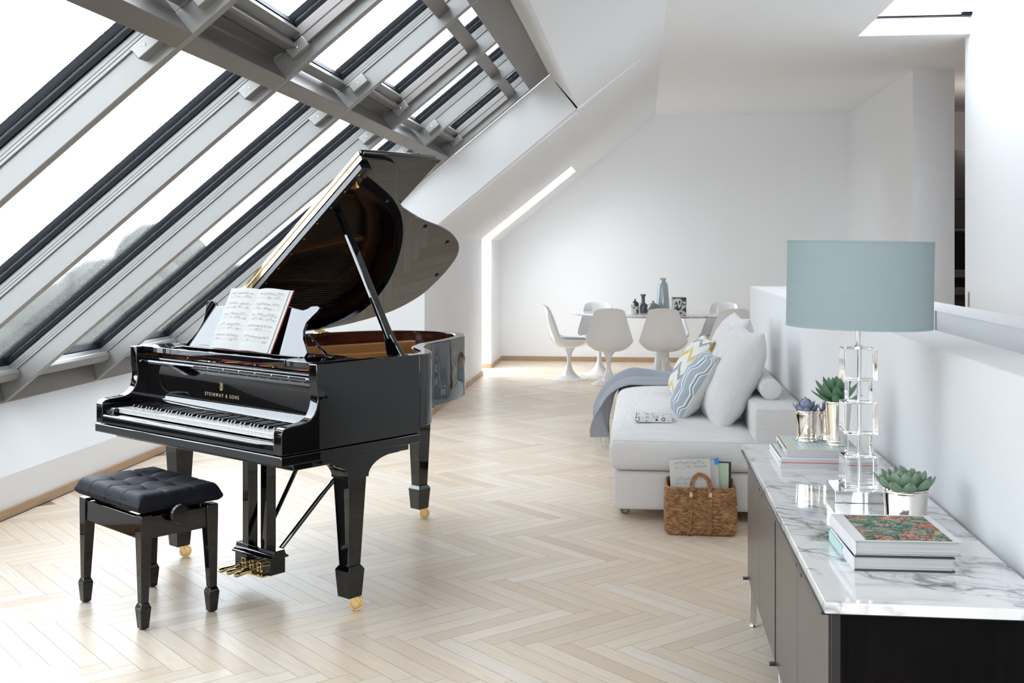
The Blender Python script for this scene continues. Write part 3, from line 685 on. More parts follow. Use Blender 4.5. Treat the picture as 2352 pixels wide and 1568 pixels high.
# lettering on the fallboard, lying on its face
face=Matrix(((1,0,0,0),(0,math.sin(R(2)),-math.cos(R(2)),0),(0,math.cos(R(2)),math.sin(R(2)),0),(0,0,0,1)))
face=Matrix(((1,0,0,0),(0,0,-1,0),(0,1,0,0),(0,0,0,1)))
text_obj('lettering','STEINWAY & SONS',.0215,.0003,'gold_leaf',fb_o,Matrix.Translation((-.705,.2318,.783))@face,width=.245)
b=B(); E0=(-.708,.2336)
def ep(x,z): return (E0[0]+x,E0[1]-(.001 if True else 0),.831+z)
for s in(-1,1):
    pts=[ep(s*x,z) for x,z in((.002,-.017),(.008,-.014),(.0105,-.006),(.008,.001),(.0065,.007),(.009,.013),(.012,.0145))]
    b.tube(pts,.0012,6)
for x in(-.003,0,.003): b.tube([ep(x,-.013),ep(x,.009)],.0005,5)
b.tube([ep(-.0075,.009),ep(.0075,.009)],.0009,6); b.tube([ep(-.006,-.018),ep(.006,-.018)],.0016,6); b.tube([ep(0,.009),ep(0,.017)],.001,6)
b.tube([ep(.003,-.006),ep(-.003,-.002),ep(.003,.003),ep(-.002,.007)],.0007,5)
b.build('lyre_emblem','gold_leaf',fb_o)
# shelf (music desk tray) frame above the action
b=B(); z0,z1=.952,.978
b.prism([(-W+.06,.20),(-W+.06,.36),(-W+.22,.36),(-W+.24,.235),(-1.03,.215),(-1.03,.188),(-1.16,.188),(-1.20,.205)],z0,z1,'z')
b.prism([(-.06,.185),(-.06,.34),(-.24,.34),(-.255,.215),(-.20,.185)],z0,z1,'z')
b.box(-1.05,-.22,.190,.217,z0,z1)
b.build('music_shelf','piano_black',piano,bevel=.003)
b=B(); b.box(-1.05,-.25,.217,.30,.948,.955); b.build('shelf_floor','mahogany',piano)
for u in(-.90,-.42,-.30):
    b=B(); b.tube([(u,.225,.93),(u,.20,.948),(u+.01,.185,.945)],.0025,6); b.build('shelf_hook','polished_brass',piano)
# music desk
dv0,dz0,dv1,dz1=.300,.978,.384,1.186
def dk(a,t,off=0):    # a across, t up 0..1 ; off = thickness forwards
    n=Vector((0,-(dz1-dz0),(dv1-dv0))).normalized()
    return Vector((a,dv0+(dv1-dv0)*t,dz0+(dz1-dz0)*t))+n*off
outl=[(-1.075,.0),(-1.085,.05),(-1.055,.18),(-1.025,.36),(-1.010,.55),(-1.012,.70),(-1.022,.84),(-1.030,.93),(-1.028,1.0),(-.985,1.01),(-.965,.96),(-.945,.90),(-.91,.905),(-.80,.955),(-.63,1.0),(-.46,.975),(-.36,.915),(-.335,.90),(-.31,.93),(-.29,.985),(-.25,1.0),(-.232,.975),(-.24,.90),(-.262,.80),(-.29,.66),(-.292,.50),(-.275,.34),(-.245,.2),(-.225,.10),(-.235,0.0)]
outl=[(a+.03*0,t) for a,t in outl]
b=B(); n=len(outl); vs=[dk(a,t,0) for a,t in outl]+[dk(a,t,-.014) for a,t in outl]
b.add(vs,[list(range(n)),list(range(n,2*n))[::-1]]+[(i,i+n,(i+1)%n+n,(i+1)%n) for i in range(n)])
desk=b.build('music_desk','piano_black',piano,bevel=.0015)
b=B()
ins2=[(-.985,.06),(-.955,.22),(-.93,.42),(-.925,.62),(-.935,.80),(-.915,.86),(-.80,.90),(-.80,.06)]
b.add([dk(a,t,.0035) for a,t in ins2]+[dk(a,t,-.001) for a,t in ins2],[list(range(8))]+[(i,i+8,(i+1)%8+8,(i+1)%8) for i in range(8)]); b.build('desk_inset','piano_black',desk,bevel=.001)
b=B(); b.bar(tuple(dk(-.24,.02,-.02)),(-.24,.46,.975),.022,.010); b.bar(tuple(dk(-.27,.45,-.016)),(-.26,.44,.98),.014,.010); b.box(-.30,-.18,.40,.48,.968,.976); b.build('desk_strut','piano_black',desk,bevel=.002)
b=B(); b.box(-1.06,-.24,.282,.300,.957,.982); b.build('desk_hinge_bar','piano_black',desk,bevel=.002)
# lid
TH=R(36.5); ct,st=math.cos(TH),math.sin(TH)
LT=Matrix(((ct,0,-st,-W),(0,1,0,0),(st,0,ct,.985),(0,0,0,1)))   # (s,v,n): n up from the underside
lo=[(0,.60),(1.392,.60),(1.392,.72),(1.372,.80),(1.335,.85),(1.25,.918),(1.16,.985),(1.095,1.06),(1.05,1.13),(.97,1.315),(.915,1.49),(.86,1.62),(.785,1.73),(.68,1.81),(.545,1.845),(.42,1.85),(.30,1.835),(.19,1.765),(.12,1.67),(.045,1.48),(.0,1.28)]
LO=[(p.x,p.y) for p in smooth_path([Vector((a,c,0)) for a,c in lo[2:]],5)]
b=B(); b.prism([(0,.602),(1.392,.602)]+LO,0,.020,'z',T=LT); lid=b.build('lid','piano_black',piano,bevel=.004,bseg=3)
b=B(); b.box(.02,1.36,.604,.634,-.030,0,LT); b.box(1.30,1.36,.632,.665,-.034,0,LT); b.build('lid_batten','satin_black',lid,bevel=.002)
b=B(); b.box(.0,1.388,.5985,.6015,-.001,.020,LT); b.box(.0,1.388,.6005,.6035,.028,.044,LT); b.tube([LT@Vector((0,.598,.024)),LT@Vector((1.388,.598,.024))],.0035,8); b.build('piano_hinge','polished_brass',lid)
for i in range(12):
    b=B(); b.sphere((.05+i*.115,.619,-.0305),.005,.005,.0015,10,6,T=LT); b.build('screw','polished_brass',lid)
b=B()
for s,v in((.93,1.36),(.80,1.63),(.50,1.80),(1.12,.95)):
    b.box(s-.008,s+.008,v-.008,v+.008,-.006,0,LT)
b.build('rubber_bumpers','damper_black',lid)
b=B(); b.box(1.20,1.26,.66,.69,-.012,0,LT); b.lathe([(.004,-.03),(.008,-.026),(.004,-.01)],10,T=LT@Matrix.Translation((1.23,.675,0))); b.build('prop_catch','polished_brass',lid)
fo=[(0.0,.606),(1.40,.606),(1.405,1.06),(1.39,1.085),(1.36,1.10),(0,1.10)]
b=B(); b.prism(fo,.028,.048,'z',T=LT); b.box(1.375,1.405,.612,1.09,.018,.028,LT); flap=b.build('folded_front_flap','piano_black',piano,bevel=.003)
# lid hinges at the bass side
for v in(.78,1.30):
    b=B(); b.box(-W-.004,-W+.03,v-.035,v+.035,.976,.980); b.box(-W+.051,-W+.0535,v-.03,v+.03,.935,.978); b.tube([(-W,v-.035,.984),(-W,v+.035,.984)],.006,8); b.build('lid_hinge','polished_brass',piano)
# lid prop
pt=LT@Vector((1.02,.73,-.004)); pb=Vector((-.035,.635,.975))
b=B(); b.bar(pb.lerp(pt,.10),pt,.022,.040,up=(0,1,0)); lp=b.build('lid_prop','piano_black',piano,bevel=.006,bseg=3)
q0=pb.lerp(pt,.14)
b=B(); b.add([(pb.x-.05,pb.y-.013,.972),(pb.x+.045,pb.y-.013,.972),(q0.x+.022,q0.y-.011,q0.z),(q0.x-.022,q0.y-.011,q0.z),(pb.x-.05,pb.y+.013,.972),(pb.x+.045,pb.y+.013,.972),(q0.x+.022,q0.y+.011,q0.z),(q0.x-.022,q0.y+.011,q0.z)],[(0,1,2,3),(7,6,5,4),(0,4,5,1),(1,5,6,2),(2,6,7,3),(3,7,4,0)]); b.build('prop_foot','piano_black',lp,bevel=.004)
# pedal lyre
lz=.0
for u in(-.676,-.548):
    b=B(); b.box(u-.0215,u+.0215,.335,.385,.13,.60); b.build('lyre_post','piano_black',piano,bevel=.002)
b=B(); b.box(-.728,-.482,.318,.400,.030,.098); box_=b.build('pedal_box','piano_black',piano,bevel=.002)
b=B(); b.prism([(.308,.098),(.308,.106),(.316,.108),(.326,.114),(.330,.122),(.332,.134),(.388,.134),(.392,.122),(.396,.114),(.404,.108),(.410,.106),(.410,.098)],-.738,-.472,'x'); b.build('lyre_moulding','piano_black',box_,bevel=.001)
b=B(); b.box(-.71,-.50,.290,.32,.026,.031); b.build('pedal_plate','polished_brass',box_)
for i,u in enumerate((-.662,-.608,-.554)):
    b=B()
    pts=[(u,.36,.060),(u,.30,.056),(u,.26,.052),(u,.225,.050),(u,.20,.049),(u,.188,.049)]; rr=[.006,.006,.007,.010,.0115,.006]
    b.tube(pts,rr,12,T=Matrix.Translation((0,0,.058*.0))@Matrix.Diagonal((1,1,1,1))); b.build('pedal','polished_brass',box_)
    b=B()
    for x0,x1,a0,a1 in((-.014,-.011,.036,.080),(.011,.014,.036,.080),(-.014,.014,.077,.080),(-.014,.014,.036,.039)): b.box(u+x0,u+x1,.314,.319,a0,a1)
    b.build('pedal_bezel','polished_brass',box_)
for u0,u1 in((-.535,-.32),(-.66,-.66)):
    b=B(); b.tube([(u0,.405,.11),(u0+(u1-u0)*.4,.60,.36),(u1,.735,.575)] if u0>-.6 else [(-.66,.405,.11),(-.68,.72,.575)],.010,10); b.build('lyre_brace','piano_black',piano)
for u in(-.585,-.562):
    b=B(); b.tube([(u,.375,.13),(u,.375,.60)],.003,8); b.build('pedal_rod','polished_brass',piano)
# ---------------------------------------------------------------- open score on the desk
def score_page(base,sidew,h,side,curv,lift,z0):
    def fn(i,j):
        x=i*sidew; c=curv*math.sin(PI*min(1,i*1.15))*(1-.25*i)
        return base(side*x, j*h, lift+c)
    return fn
def notation(b,fn,systems,seed,margin=.08,th=.0007,rows=5,lw=.0005,mx=.1,off=.0009,flipx=False):
    rnd=random.Random(seed)
    def q(x0,x1,y0,y1):
        n=max(1,int(abs(x1-x0)*12)); vs=[];fs=[]
        for k in range(n+1):
            x=x0+(x1-x0)*k/n
            vs+= [fn(x,y0),fn(x,y1)]
        for k in range(n): fs.append((2*k,2*k+2,2*k+3,2*k+1))
        b.add(vs,fs)
    for s in range(systems):
        top=1-margin-s*(1-2*margin+.02)/systems
        for st in range(2):
            y=top-st*.062
            for l in range(5): b.mat('ink_grey'); q(mx,1-mx*.9,y-l*.0065-lw,y-l*.0065+lw*.2)
            b.mat('ink'); x=mx+.03
            for vx in (mx,.5,1-mx*.9): q(vx-.001,vx+.001,y-.026,y)
            while x<1-mx-.04:
                g=rnd.choice([4,4,3,6]); yy=y-rnd.choice([0,1,2,3,4,5])*.0055; sl=rnd.uniform(-.002,.002)
                if rnd.random()<(.92 if st==0 else .55):
                    for k in range(g):
                        xx=x+k*.016; y2=yy+sl*k
                        q(xx,xx+.008,y2-.003,y2+.002); q(xx+.0068,xx+.008,y2,y2+.018)
                    if g>1: q(x+.0068,x+(g-1)*.016+.008,yy+.0165,yy+.0195)
                x+=g*.016+.014
desk_n=Vector((0,-(dz1-dz0),(dv1-dv0))).normalized()
def dbase(cx,slant=0):
    up=Vector((0,dv1-dv0,dz1-dz0)).normalized()
    def f(x,y,off): return Vector((cx+x+slant*y,0,0))+Vector((0,dv0,dz0+.004))+up*y+desk_n*(off+.006)+Vector((0,-.018,0))*(1-min(1,y/.30))
    return f
scx=-.652
score=empty('open_score',tuple(piano.matrix_basis@Vector((scx,.30,.985))),PAL,K)
tag(score,'open music score with a thin red cover, propped on the piano desk','sheet music')
def sb(x,y,off): return dbase(scx,.0)(x,y,off)-Vector((scx,.30,.985))
PH=.282; PW=.208
for side,cv in((-1,.016),(1,.020)):
    fn=score_page(sb,PW,PH,side,cv,.004,0)
    b=B(); b.grid(lambda i,j:fn(i,j),14,4,flip=(side<0)); b.grid(lambda i,j:fn(i,j)-desk_n*.003,14,4,flip=(side>0)); b.build('page','paper',score)
    b=B(); gn=score_page(sb,PW,PH,side,cv,.0047,0)
    nf=(lambda x,y: gn(x,y)+desk_n*.0004) if side>0 else (lambda x,y: gn(1-x,y)+desk_n*.0004)
    notation(b,nf,5,11+side,rows=5); b.build('notation',None,score)
b=B()
fn=score_page(sb,PW+.016,PH,1,.012,.0,0); b.grid(lambda i,j:fn(i,j),12,3); b.grid(lambda i,j:fn(i,j)-desk_n*.002,12,3,flip=True); b.build('loose_pages','paper',score)
b=B()
for side in(-1,1):
    fn=score_page(sb,PW+(.019 if side>0 else -.004),PH+.002,side,.006,-.004,0); b.grid(lambda i,j:fn(i,j),10,3,flip=side<0)
b.build('cover','red_cover',score)
# ================================================================ PIANO BENCH
def V3(a,b): return Vector((a,b,0))
Ff=V3(-1.855,4.054); Fl=V3(-2.231,4.343); Fr=V3(-1.682,4.295)
ba=math.atan2((Ff-Fl).y,(Ff-Fl).x); bc=(Fl+Fr)/2
bench=empty('piano_bench',(bc.x,bc.y,0),ba); tag(bench,'black tufted leather piano bench with glossy tapered legs before the piano','bench')
bl,bw=.472,.290
for sx in(-1,1):
    for sy in(-1,1):
        cx,cy=sx*bl/2,sy*bw/2; b=B(); o=-.006
        b.frustum(cx,cy,.098,.030,.030,.385,.049,.049,c1=(cx+sx*o,cy+sy*o)); b.frustum(cx+sx*o,cy+sy*o,.385,.049,.049,.425,.049,.049)
        b.frustum(cx,cy,.082,.044,.044,.098,.032,.032); b.frustum(cx,cy,.004,.032,.032,.082,.045,.045)
        L=b.build('leg','piano_black',bench,bevel=.002,weld=True)
        b=B(); b.lathe([(.014,0),(.014,.005)],12,T=Matrix.Translation((cx,cy,0))); b.build('foot_pad','satin_black',L)
for sy in(-1,1):
    b=B(); b.box(-bl/2+.018,bl/2-.018,sy*bw/2-.012-.0*sy,sy*bw/2+.010,.335,.418); b.build('apron','piano_black',bench,bevel=.003)
for sx in(-1,1):
    b=B(); b.box(sx*bl/2-.010,sx*bl/2+.010,-bw/2+.018,bw/2-.018,.335,.418); b.build('apron','piano_black',bench,bevel=.003)
b=B(); b.box(-.21,.21,-.11,.11,.425,.440)
for s in(-1,1): b.bar((-.15,s*.09,.40),(.15,s*.09,.432),.012,.004); b.bar((.15,s*.085,.40),(-.15,s*.085,.432),.012,.004)
b.box(-.19,-.17,-.12,.12,.38,.43); b.box(.17,.19,-.12,.12,.38,.43); b.build('lift_mechanism','satin_black',bench)
b=B(); T=Matrix.Translation((bl/2+.0,-.02,.418))@Matrix.Rotation(PI/2,4,'Y'); b.lathe([(.008,-.03),(.008,.03),(.030,.032),(.037,.038),(.038,.048),(.034,.055),(0.001,.057)],32,T=T); b.build('height_knob','satin_black',bench)
# tufted seat
SW,SD,SHT=.520,.348,.066
bt=[(x,y) for x in(-.165,-.055,.055,.165) for y in(-.09,0,.09)]
bt=[]
for ix in range(5):
    for iy in range(3):
        bt.append((-.18+ix*.09,-.09+iy*.09))
bt=[p for i,p in enumerate(bt) if True]
buttons=[(-.15,-.075),(-.15,.075),(0,-.075),(0,.075),(.15,-.075),(.15,.075),(-.075,0),(.075,0)]
buttons=[(-.14,-.075),(-.14,.03),(-.045,-.075),(-.045,.03),(.05,-.075),(.05,.03),(.145,-.075),(.145,.03),(-.14,.105),(-.045,.105),(.05,.105),(.145,.105)]
buttons=[(x,y) for x in(-.165,-.055,.055,.165) for y in(-.075,.075)]+[(-.11,0),(0,0),(.11,0)]
buttons=[(x,y) for x in(-.130,0,.130) for y in(-.058,.058)]
gx=[-.130,0,.130]; gy=[-.058,.058]
def seat_top(i,j):
    x=(i-.5)*SW; y=(j-.5)*SD
    ex=min(1,(1-abs(2*i-1))/.11); ey=min(1,(1-abs(2*j-1))/.16)
    e=(1-(1-ex)**2)**.5*(1-(1-ey)**2)**.5
    d=0
    for bx,by in buttons: 
        r=math.hypot(x-bx,y-by); d+=.024*math.exp(-(r/.030)**1.2)
    for g in gx: d+=.0065*math.exp(-abs(x-g)/.0045)*(1 if abs(x)<SW else 0)
    for g in gy: d+=.0065*math.exp(-abs(y-g)/.0045)
    z=.440+SHT*.45+SHT*.55*e-d*min(1,e*1.5)
    return (x,y,z)
b=B(); NU,NV=90,64
b.grid(seat_top,NU,NV,flip=False)
# sides
ring=[(i/NU,0) for i in range(NU+1)]+[(1,j/NV) for j in range(1,NV+1)]+[(1-i/NU,1) for i in range(1,NU+1)]+[(0,1-j/NV) for j in range(1,NV)]
vs=[];n=len(ring); lv=6
for k in range(lv+1):
    t=k/lv
    for i,j in ring:
        x,y,z=seat_top(i,j); bul=.006*math.sin(PI*t)
        gr=0
        for g in gx:
            if abs(abs(y)-SD/2)<.002: gr+=.004*math.exp(-abs(x-g)/.004)
        for g in gy:
            if abs(abs(x)-SW/2)<.002: gr+=.004*math.exp(-abs(y-g)/.004)
        f=1+(bul-gr-.012*t**3)/.2
        vs.append((x*(1+(bul-gr-.01*t**3)/ (SW/2)),y*(1+(bul-gr-.01*t**3)/(SD/2)),z*(1-t)+.437*t))
fs=[(k*n+a,(k+1)*n+a,(k+1)*n+(a+1)%n,k*n+(a+1)%n) for k in range(lv) for a in range(n)]+[[lv*n+a for a in range(n)]]
b.add(vs,fs); b.build('cushion','leather_black',bench,weld=True,angle=80)
# ================================================================ SOFA
sofa=empty('chaise_sofa',(.36,7.3,0)); tag(sofa,'pale linen chaise sofa with low back against the white parapet','sofa')
S=Matrix.Translation((-.36,-7.3,0))
SY0,SY1=5.98,8.85
def rbox(b,x0,x1,y0,y1,z0,z1,r,n=10,puff=0,T=None,top=0):
    """soft rounded box as a subdivided cube pushed to a rounded shape"""
    hx,hy,hz=(x1-x0)/2,(y1-y0)/2,(z1-z0)/2; c=Vector(((x0+x1)/2,(y0+y1)/2,(z0+z1)/2))
    nx=max(8,int(hx*2/.05)); ny=max(8,int(hy*2/.05)); nz=max(8,int(hz*2/.025))
    def coords(n,h):
        # denser near the ends
        o=[]
        for i in range(n+1):
            t=i/n*2-1; o.append(h*math.copysign(abs(math.sin(t*PI/2))**.9,t))
        return o
    cx,cy,cz=coords(nx,hx),coords(ny,hy),coords(nz,hz)
    def rnd(p):
        q=Vector((max(-hx+r,min(hx-r,p[0])),max(-hy+r,min(hy-r,p[1])),max(-hz+r,min(hz-r,p[2]))))
        d=Vector(p)-q
        if d.length>1e-9: d=d.normalized()*r
        o=q+d
        fx,fy,fz=o.x/hx,o.y/hy,o.z/hz
        if puff: 
            o.z+=puff*fz*(1-fx*fx)*(1-fy*fy) ; o.x+=puff*.5*fx*(1-fz*fz)*(1-fy**4); o.y+=puff*.3*fy*(1-fz*fz)*(1-fx**4)
        if top and o.z>0: o.z+=top*(1-fx**4)*(1-fy**4)*min(1,fz)
        return tuple(c+o)
    def face(A,Bc,fn,flip):
        na,nb=len(A)-1,len(Bc)-1; vs=[rnd(fn(A[i],Bc[j])) for i in range(na+1) for j in range(nb+1)]; fs=[];uv=[]
        for i in range(na):
            for j in range(nb):
                a=i*(nb+1)+j; q=(a,a+nb+1,a+nb+2,a+1); fs.append(q[::-1] if flip else q)
        b.add(vs,fs,T)
    face(cx,cy,lambda a,d:(a,d,hz),False); face(cx,cy,lambda a,d:(a,d,-hz),True)
    face(cx,cz,lambda a,d:(a,-hy,d),False); face(cx,cz,lambda a,d:(a,hy,d),True)
    face(cy,cz,lambda a,d:(hx,a,d),False); face(cy,cz,lambda a,d:(-hx,a,d),True)
b=B(); rbox(b,-.150,.85,SY0,SY1,.055,.258,.022,T=S); b.build('base','linen_light',sofa,weld=True,angle=60)
b=B(); rbox(b,-.170,.62,SY0-.03,SY1,.262,.425,.05,T=S,puff=.012,top=.030); b.build('seat_cushion','linen_light',sofa,weld=True,angle=70)
b=B(); rbox(b,.585,.858,SY0+.03,SY1,.262,.600,.030,T=S,puff=.004); b.build('back_frame','linen_light',sofa,weld=True,angle=60)
b=B(); b.tube([(-.150,SY0-.02,.4215),(.585,SY0-.02,.4215)],.0022,6,T=S); b.tube([(.60,SY0+.028,.585),(.845,SY0+.028,.585)],.0018,6,T=S); b.tube([(-.145,SY0+.002,.25),(.58,SY0+.002,.25)],.0018,6,T=S); b.build('seam_piping','linen_cushion',sofa)
for x,y in((-.09,6.14),(-.09,8.65),(.75,6.14),(.75,8.65)):
    b=B(); T=S@Matrix.Translation((x,y,.0275))@Matrix.Rotation(PI/2,4,'X'); b.lathe([(.010,-.018),(.016,-.020),(.0265,-.018),(.0275,-.012),(.0275,.012),(.0265,.018),(.016,.020),(.010,.018)],24,T=T); b.box(x-.012,x+.012,y-.01,y+.01,.03,.06,S)
    w=b.build('caster','vase_dark',sofa)
# ---------------------------------------------------------------- cushions
def cushion(name,w,h,t,front,back,M,seed=0,wr=.004,pinch=.10,piping=None,chop=0):
    """pillow: x across w, y up h, front faces +z; M places it"""
    e=bpy.data.objects.new(name,None); COL.objects.link(e); e.matrix_world=M; e.empty_display_size=.1
    def fn(sgn):
        def f(i,j):
            u=2*i-1; v=2*j-1
            # spread samples to the rim
            u=math.sin(u*PI/2); v=math.sin(v*PI/2)
            x=u*(1-pinch*(1-u*u)*0-pinch*(1-abs(v)**2.2)*abs(u)**3*.55); y=v*(1-pinch*(1-abs(u)**2.2)*abs(v)**3*.55)
            pr=max(0,(1-abs(u)**2.6)*(1-abs(v)**2.6))**.48
            n=noise.noise(Vector((x*2.2+seed,y*2.2,seed*1.7+sgn)))*.55+noise.noise(Vector((x*5+seed,y*5,sgn*3+seed)))*.25
            z=sgn*t/2*pr*(1+.22*n)
            ed=(abs(u)*abs(v))**3
            rad=wr*math.sin(9*math.atan2(v,u)+seed)*pr*(max(abs(u),abs(v)))**3
            cx=0
            if chop: y-=chop*math.exp(-(u/.35)**2)*max(0,v)**2*h*.5/(h/2); 
            sag=-.03*(1-abs(v))*abs(v)
            return (x*w/2,y*h/2,z+rad)
        return f
    b=B(); b.grid(fn(1),40,40); b.build('front_cover',front,e,angle=80)
    b=B(); b.grid(fn(-1),40,40,flip=True); b.build('back_cover',back,e,angle=80)
    if piping:
        f=fn(1); pts=[f(i/40,0) for i in range(41)]+[f(1,j/40) for j in range(1,41)]+[f(1-i/40,1) for i in range(1,41)]+[f(0,1-j/40) for j in range(1,41)]
        b=B(); b.tube(pts,.003,6); b.build('piping',piping,e)
    return e
def frame(o,right,up):
    r=Vector(right).normalized(); u=Vector(up); u=(u-r*u.dot(r)).normalized(); n=r.cross(u)
    return Matrix(((r.x,u.x,n.x,o[0]),(r.y,u.y,n.y,o[1]),(r.z,u.z,n.z,o[2]),(0,0,0,1)))
# right axis runs along -Y so that the front (+z) faces -X and up
c=cushion('back_cushion',.66,.60,.25,'linen_cushion','linen_cushion',frame((.515,6.66,.688),(.10,-1,0),(.38,.0,.86)),3,.006,.12,'linen_cushion',chop=.03)
tag(c,'large pale linen back cushion nearest the sideboard, beside the grey-blue cushion','cushion','loose sofa back cushions')
c=cushion('back_cushion',.72,.62,.24,'linen_cushion','linen_cushion',frame((.545,7.52,.700),(.05,-1,0),(.32,0,.88)),8,.006,.12,'linen_cushion',chop=.02)
tag(c,'large pale linen back cushion farther along the sofa, its peak before the dining chair','cushion','loose sofa back cushions')
c=cushion('scatter_cushion',.46,.43,.17,'wave_stripe','linen_plain',frame((.312,6.76,.628),(.06,-1,0),(.50,-.02,.80)),5,.004,.12)
tag(c,'grey-blue cushion with white wavy stripes leaning on the nearest back cushion','cushion','patterned scatter cushions')
c=cushion('scatter_cushion',.50,.46,.17,'zigzag_print','ochre_velvet',frame((.325,7.62,.640),(.06,-1,0),(.50,-.02,.80)),6,.004,.12)
tag(c,'white cushion with yellow and grey zigzags and an ochre back','cushion','patterned scatter cushions')
bo=empty('bolster',(.70,6.55,.658)); tag(bo,'small round linen bolster lying on the low sofa back','cushion')
b=B(); b.lathe([(.0,-.26),(.047,-.26),(.055,-.254),(.0575,-.245),(.0575,.245),(.055,.254),(.047,.26),(0,.26)],36,T=Matrix.Rotation(PI/2,4,'X')); b.build('cover','linen_cushion',bo,angle=50)
b=B()
for y in(-.252,.252): b.tube([(.0555*math.cos(a*PI/16),y,.0555*math.sin(a*PI/16)) for a in range(33)],.0018,6)
b.build('piping','linen_light',bo)
# throw over the far left of the seat
def throw_surf(i,j):
    # i: across the cloth (along Y) with folds, j: from under the cushions to the hanging end
    s=j*1.16; hang=max(0,s-.60)
    wd=.80-.42*min(1,max(0,s-.30)/.6)
    y=8.04+.03*math.sin(s*1.6)+i*wd-.06*hang
    ph=i*13+s*1.5
    f=.5+.5*math.sin(ph); fold=.075*f**3+.016*math.sin(i*30-s*4)
    fold*=.55+.45*min(1,s/.5)
    edge=math.sin(PI*i)**.4 if 0<i<1 else 0
    if s<.42: x=.36-s; z=.462
    elif s<.64:
        t=(s-.42)/.22*PI/2; x=-.06-.145*math.sin(t); z=.462-.14*(1-math.cos(t))
    else: x=-.205-.03*math.sin((s-.64)*4); z=.322-(s-.64)*.44
    k=min(1,max(0,(s-.42)/.22))
    z+=(max(0,fold)*edge+.005)*(1-k); x-=(max(-.004,fold)*1.35+.010)*k
    return (x,y,z)
th=empty('throw_blanket',(-.1,8.4,.46)); tag(th,'grey-blue woven throw with white fringe draped over the sofa end','blanket')
T=Matrix.Translation((.1,-8.4,-.46))
b=B(); b.grid(throw_surf,64,60,T=T); b.build('cloth','throw_wool',th,angle=80,solid=.006)
b=B(); random.seed(5)
for k in range(34):
    i=k/33; x,y,z=throw_surf(i,1.0); l=random.uniform(.06,.085); dx=random.uniform(-.008,.008)
    b.tube([(x,y,z+.004),(x+dx*.5-.003,y+dx*.5,z-l*.5),(x+dx,y+dx,max(.004,z-l))],.0028,5,T=T)
o=b.build('fringe','fringe',th); o['kind']='stuff'
# book lying on the seat
def rot_book(name,loc,rz,w,d,h,cover,pages,label,cat='book',spine='left',hard=True,group=None,overhang=.003,ct=.0028,topmat=None,bottom=None,spine_mat=None):
    """w along x (spine on -x side), d along y"""
    e=empty(name,loc,rz); tag(e,label,cat,group)
    b=B(); 
    for z0,m in((0,bottom or cover),(h-ct,cover)):
        q=B(); q.mat(m).box(0,w,0,d,z0,z0+ct); q.build('cover',None,e,bevel=.0006)
    q=B(); n=8; pts=[(-.003+.0035*(1-math.cos((i/n*2-1)*PI/2))*1.0,h*i/n) for i in range(n+1)]
    pts=[(.0-(.005*math.sin(i/n*PI)),h*i/n) for i in range(n+1)]
    q.prism(pts+[(.0035,h),(.0035,0)],0,d,'y'); q.build('spine',spine_mat or cover,e,angle=60)
    q=B(); q.box(.0036,w-overhang,overhang,d-overhang,ct,h-ct); q.build('pages',pages,e)
    if topmat:
        q=B(); mx=topmat[1]; q.grid(lambda i,j:(mx[0]+(mx[1]-mx[0])*i,mx[2]+(mx[3]-mx[2])*j,h+.0003),1,1); q.build('cover_print',topmat[0],e)
    return e
bk_=rot_book('paperback',(-.035,6.385,.4565),R(-1.5),.20,.165,.030,'circle_print','page_edge','small white book patterned with black rings lying on the sofa seat',spine_mat='book_white')
q=B(); q.box(.0,.2,-.0012,-.0002,.001,.029); q.build('edge_print','circle_print',bk_)
# ================================================================ BASKET
bs=empty('woven_basket',(.293,5.80,0)); tag(bs,'brown woven seagrass basket with two handles full of scores','basket')
tones=[]
def blob(b,c,d,r,L,tone,seg=6):
    d=Vector(d).normalized(); up=Vector((0,0,1)) if abs(d.z)<.9 else Vector((1,0,0)); a=d.cross(up).normalized(); u=a.cross(d)
    M=Matrix(((d.x,a.x,u.x,c[0]),(d.y,a.y,u.y,c[1]),(d.z,a.z,u.z,c[2]),(0,0,0,1)))
    vs=[];fs=[]; n=5
    for i in range(n+1):
        t=i/n; rr=r*(math.sin(PI*(.08+.84*t)))**.7
        for k in range(seg): vs.append((L*(t-.5),rr*math.cos(2*PI*k/seg),rr*.8*math.sin(2*PI*k/seg)))
    for i in range(n):
        for k in range(seg): fs.append((i*seg+k,i*seg+(k+1)%seg,(i+1)*seg+(k+1)%seg,(i+1)*seg+k))
    fs.append(list(range(seg))[::-1]); fs.append([n*seg+k for k in range(seg)])
    b.add(vs,fs,M); return len(vs)
BW,BD=.345,.215
def bpath(t,z):
    """rounded rectangle perimeter at height z, t in metres fraction"""
    k=1-.05*math.sin(PI*min(1,z/.25))*-.6-.03*(z/.25)+(-.05 if z<.012 else 0)
    w,d,r=BW*k/2,BD*k/2,.04
    segs=[(2*(w-r)),PI*r/2,2*(d-r),PI*r/2]*2; P=sum(segs); s=(t%1)*P
    cs=[(-(w-r),-d,1,0),None]
    pts=[((-(w-r),-d),(1,0)),((w-r,-(d-r)),-90),((w,-(d-r)),(0,1)),((w-r,d-r),0),((w-r,d),(-1,0)),((-(w-r),d-r),90),((-w,d-r),(0,-1)),((-(w-r),-(d-r)),180)]
    for i,L in enumerate(segs):
        if s<=L:
            p,q=pts[i]
            if isinstance(q,tuple): return Vector((p[0]+q[0]*s,p[1]+q[1]*s,z)),Vector((q[0],q[1],0))
            a=R(q)+s/r; return Vector((p[0]+r*math.cos(a),p[1]+r*math.sin(a),z)),Vector((-math.sin(a),math.cos(a),0))
        s-=L
    return Vector((pts[0][0][0],pts[0][0][1],z)),Vector((1,0,0))
b=B(); rnd=random.Random(2); bt=[]
rows=27; per=76
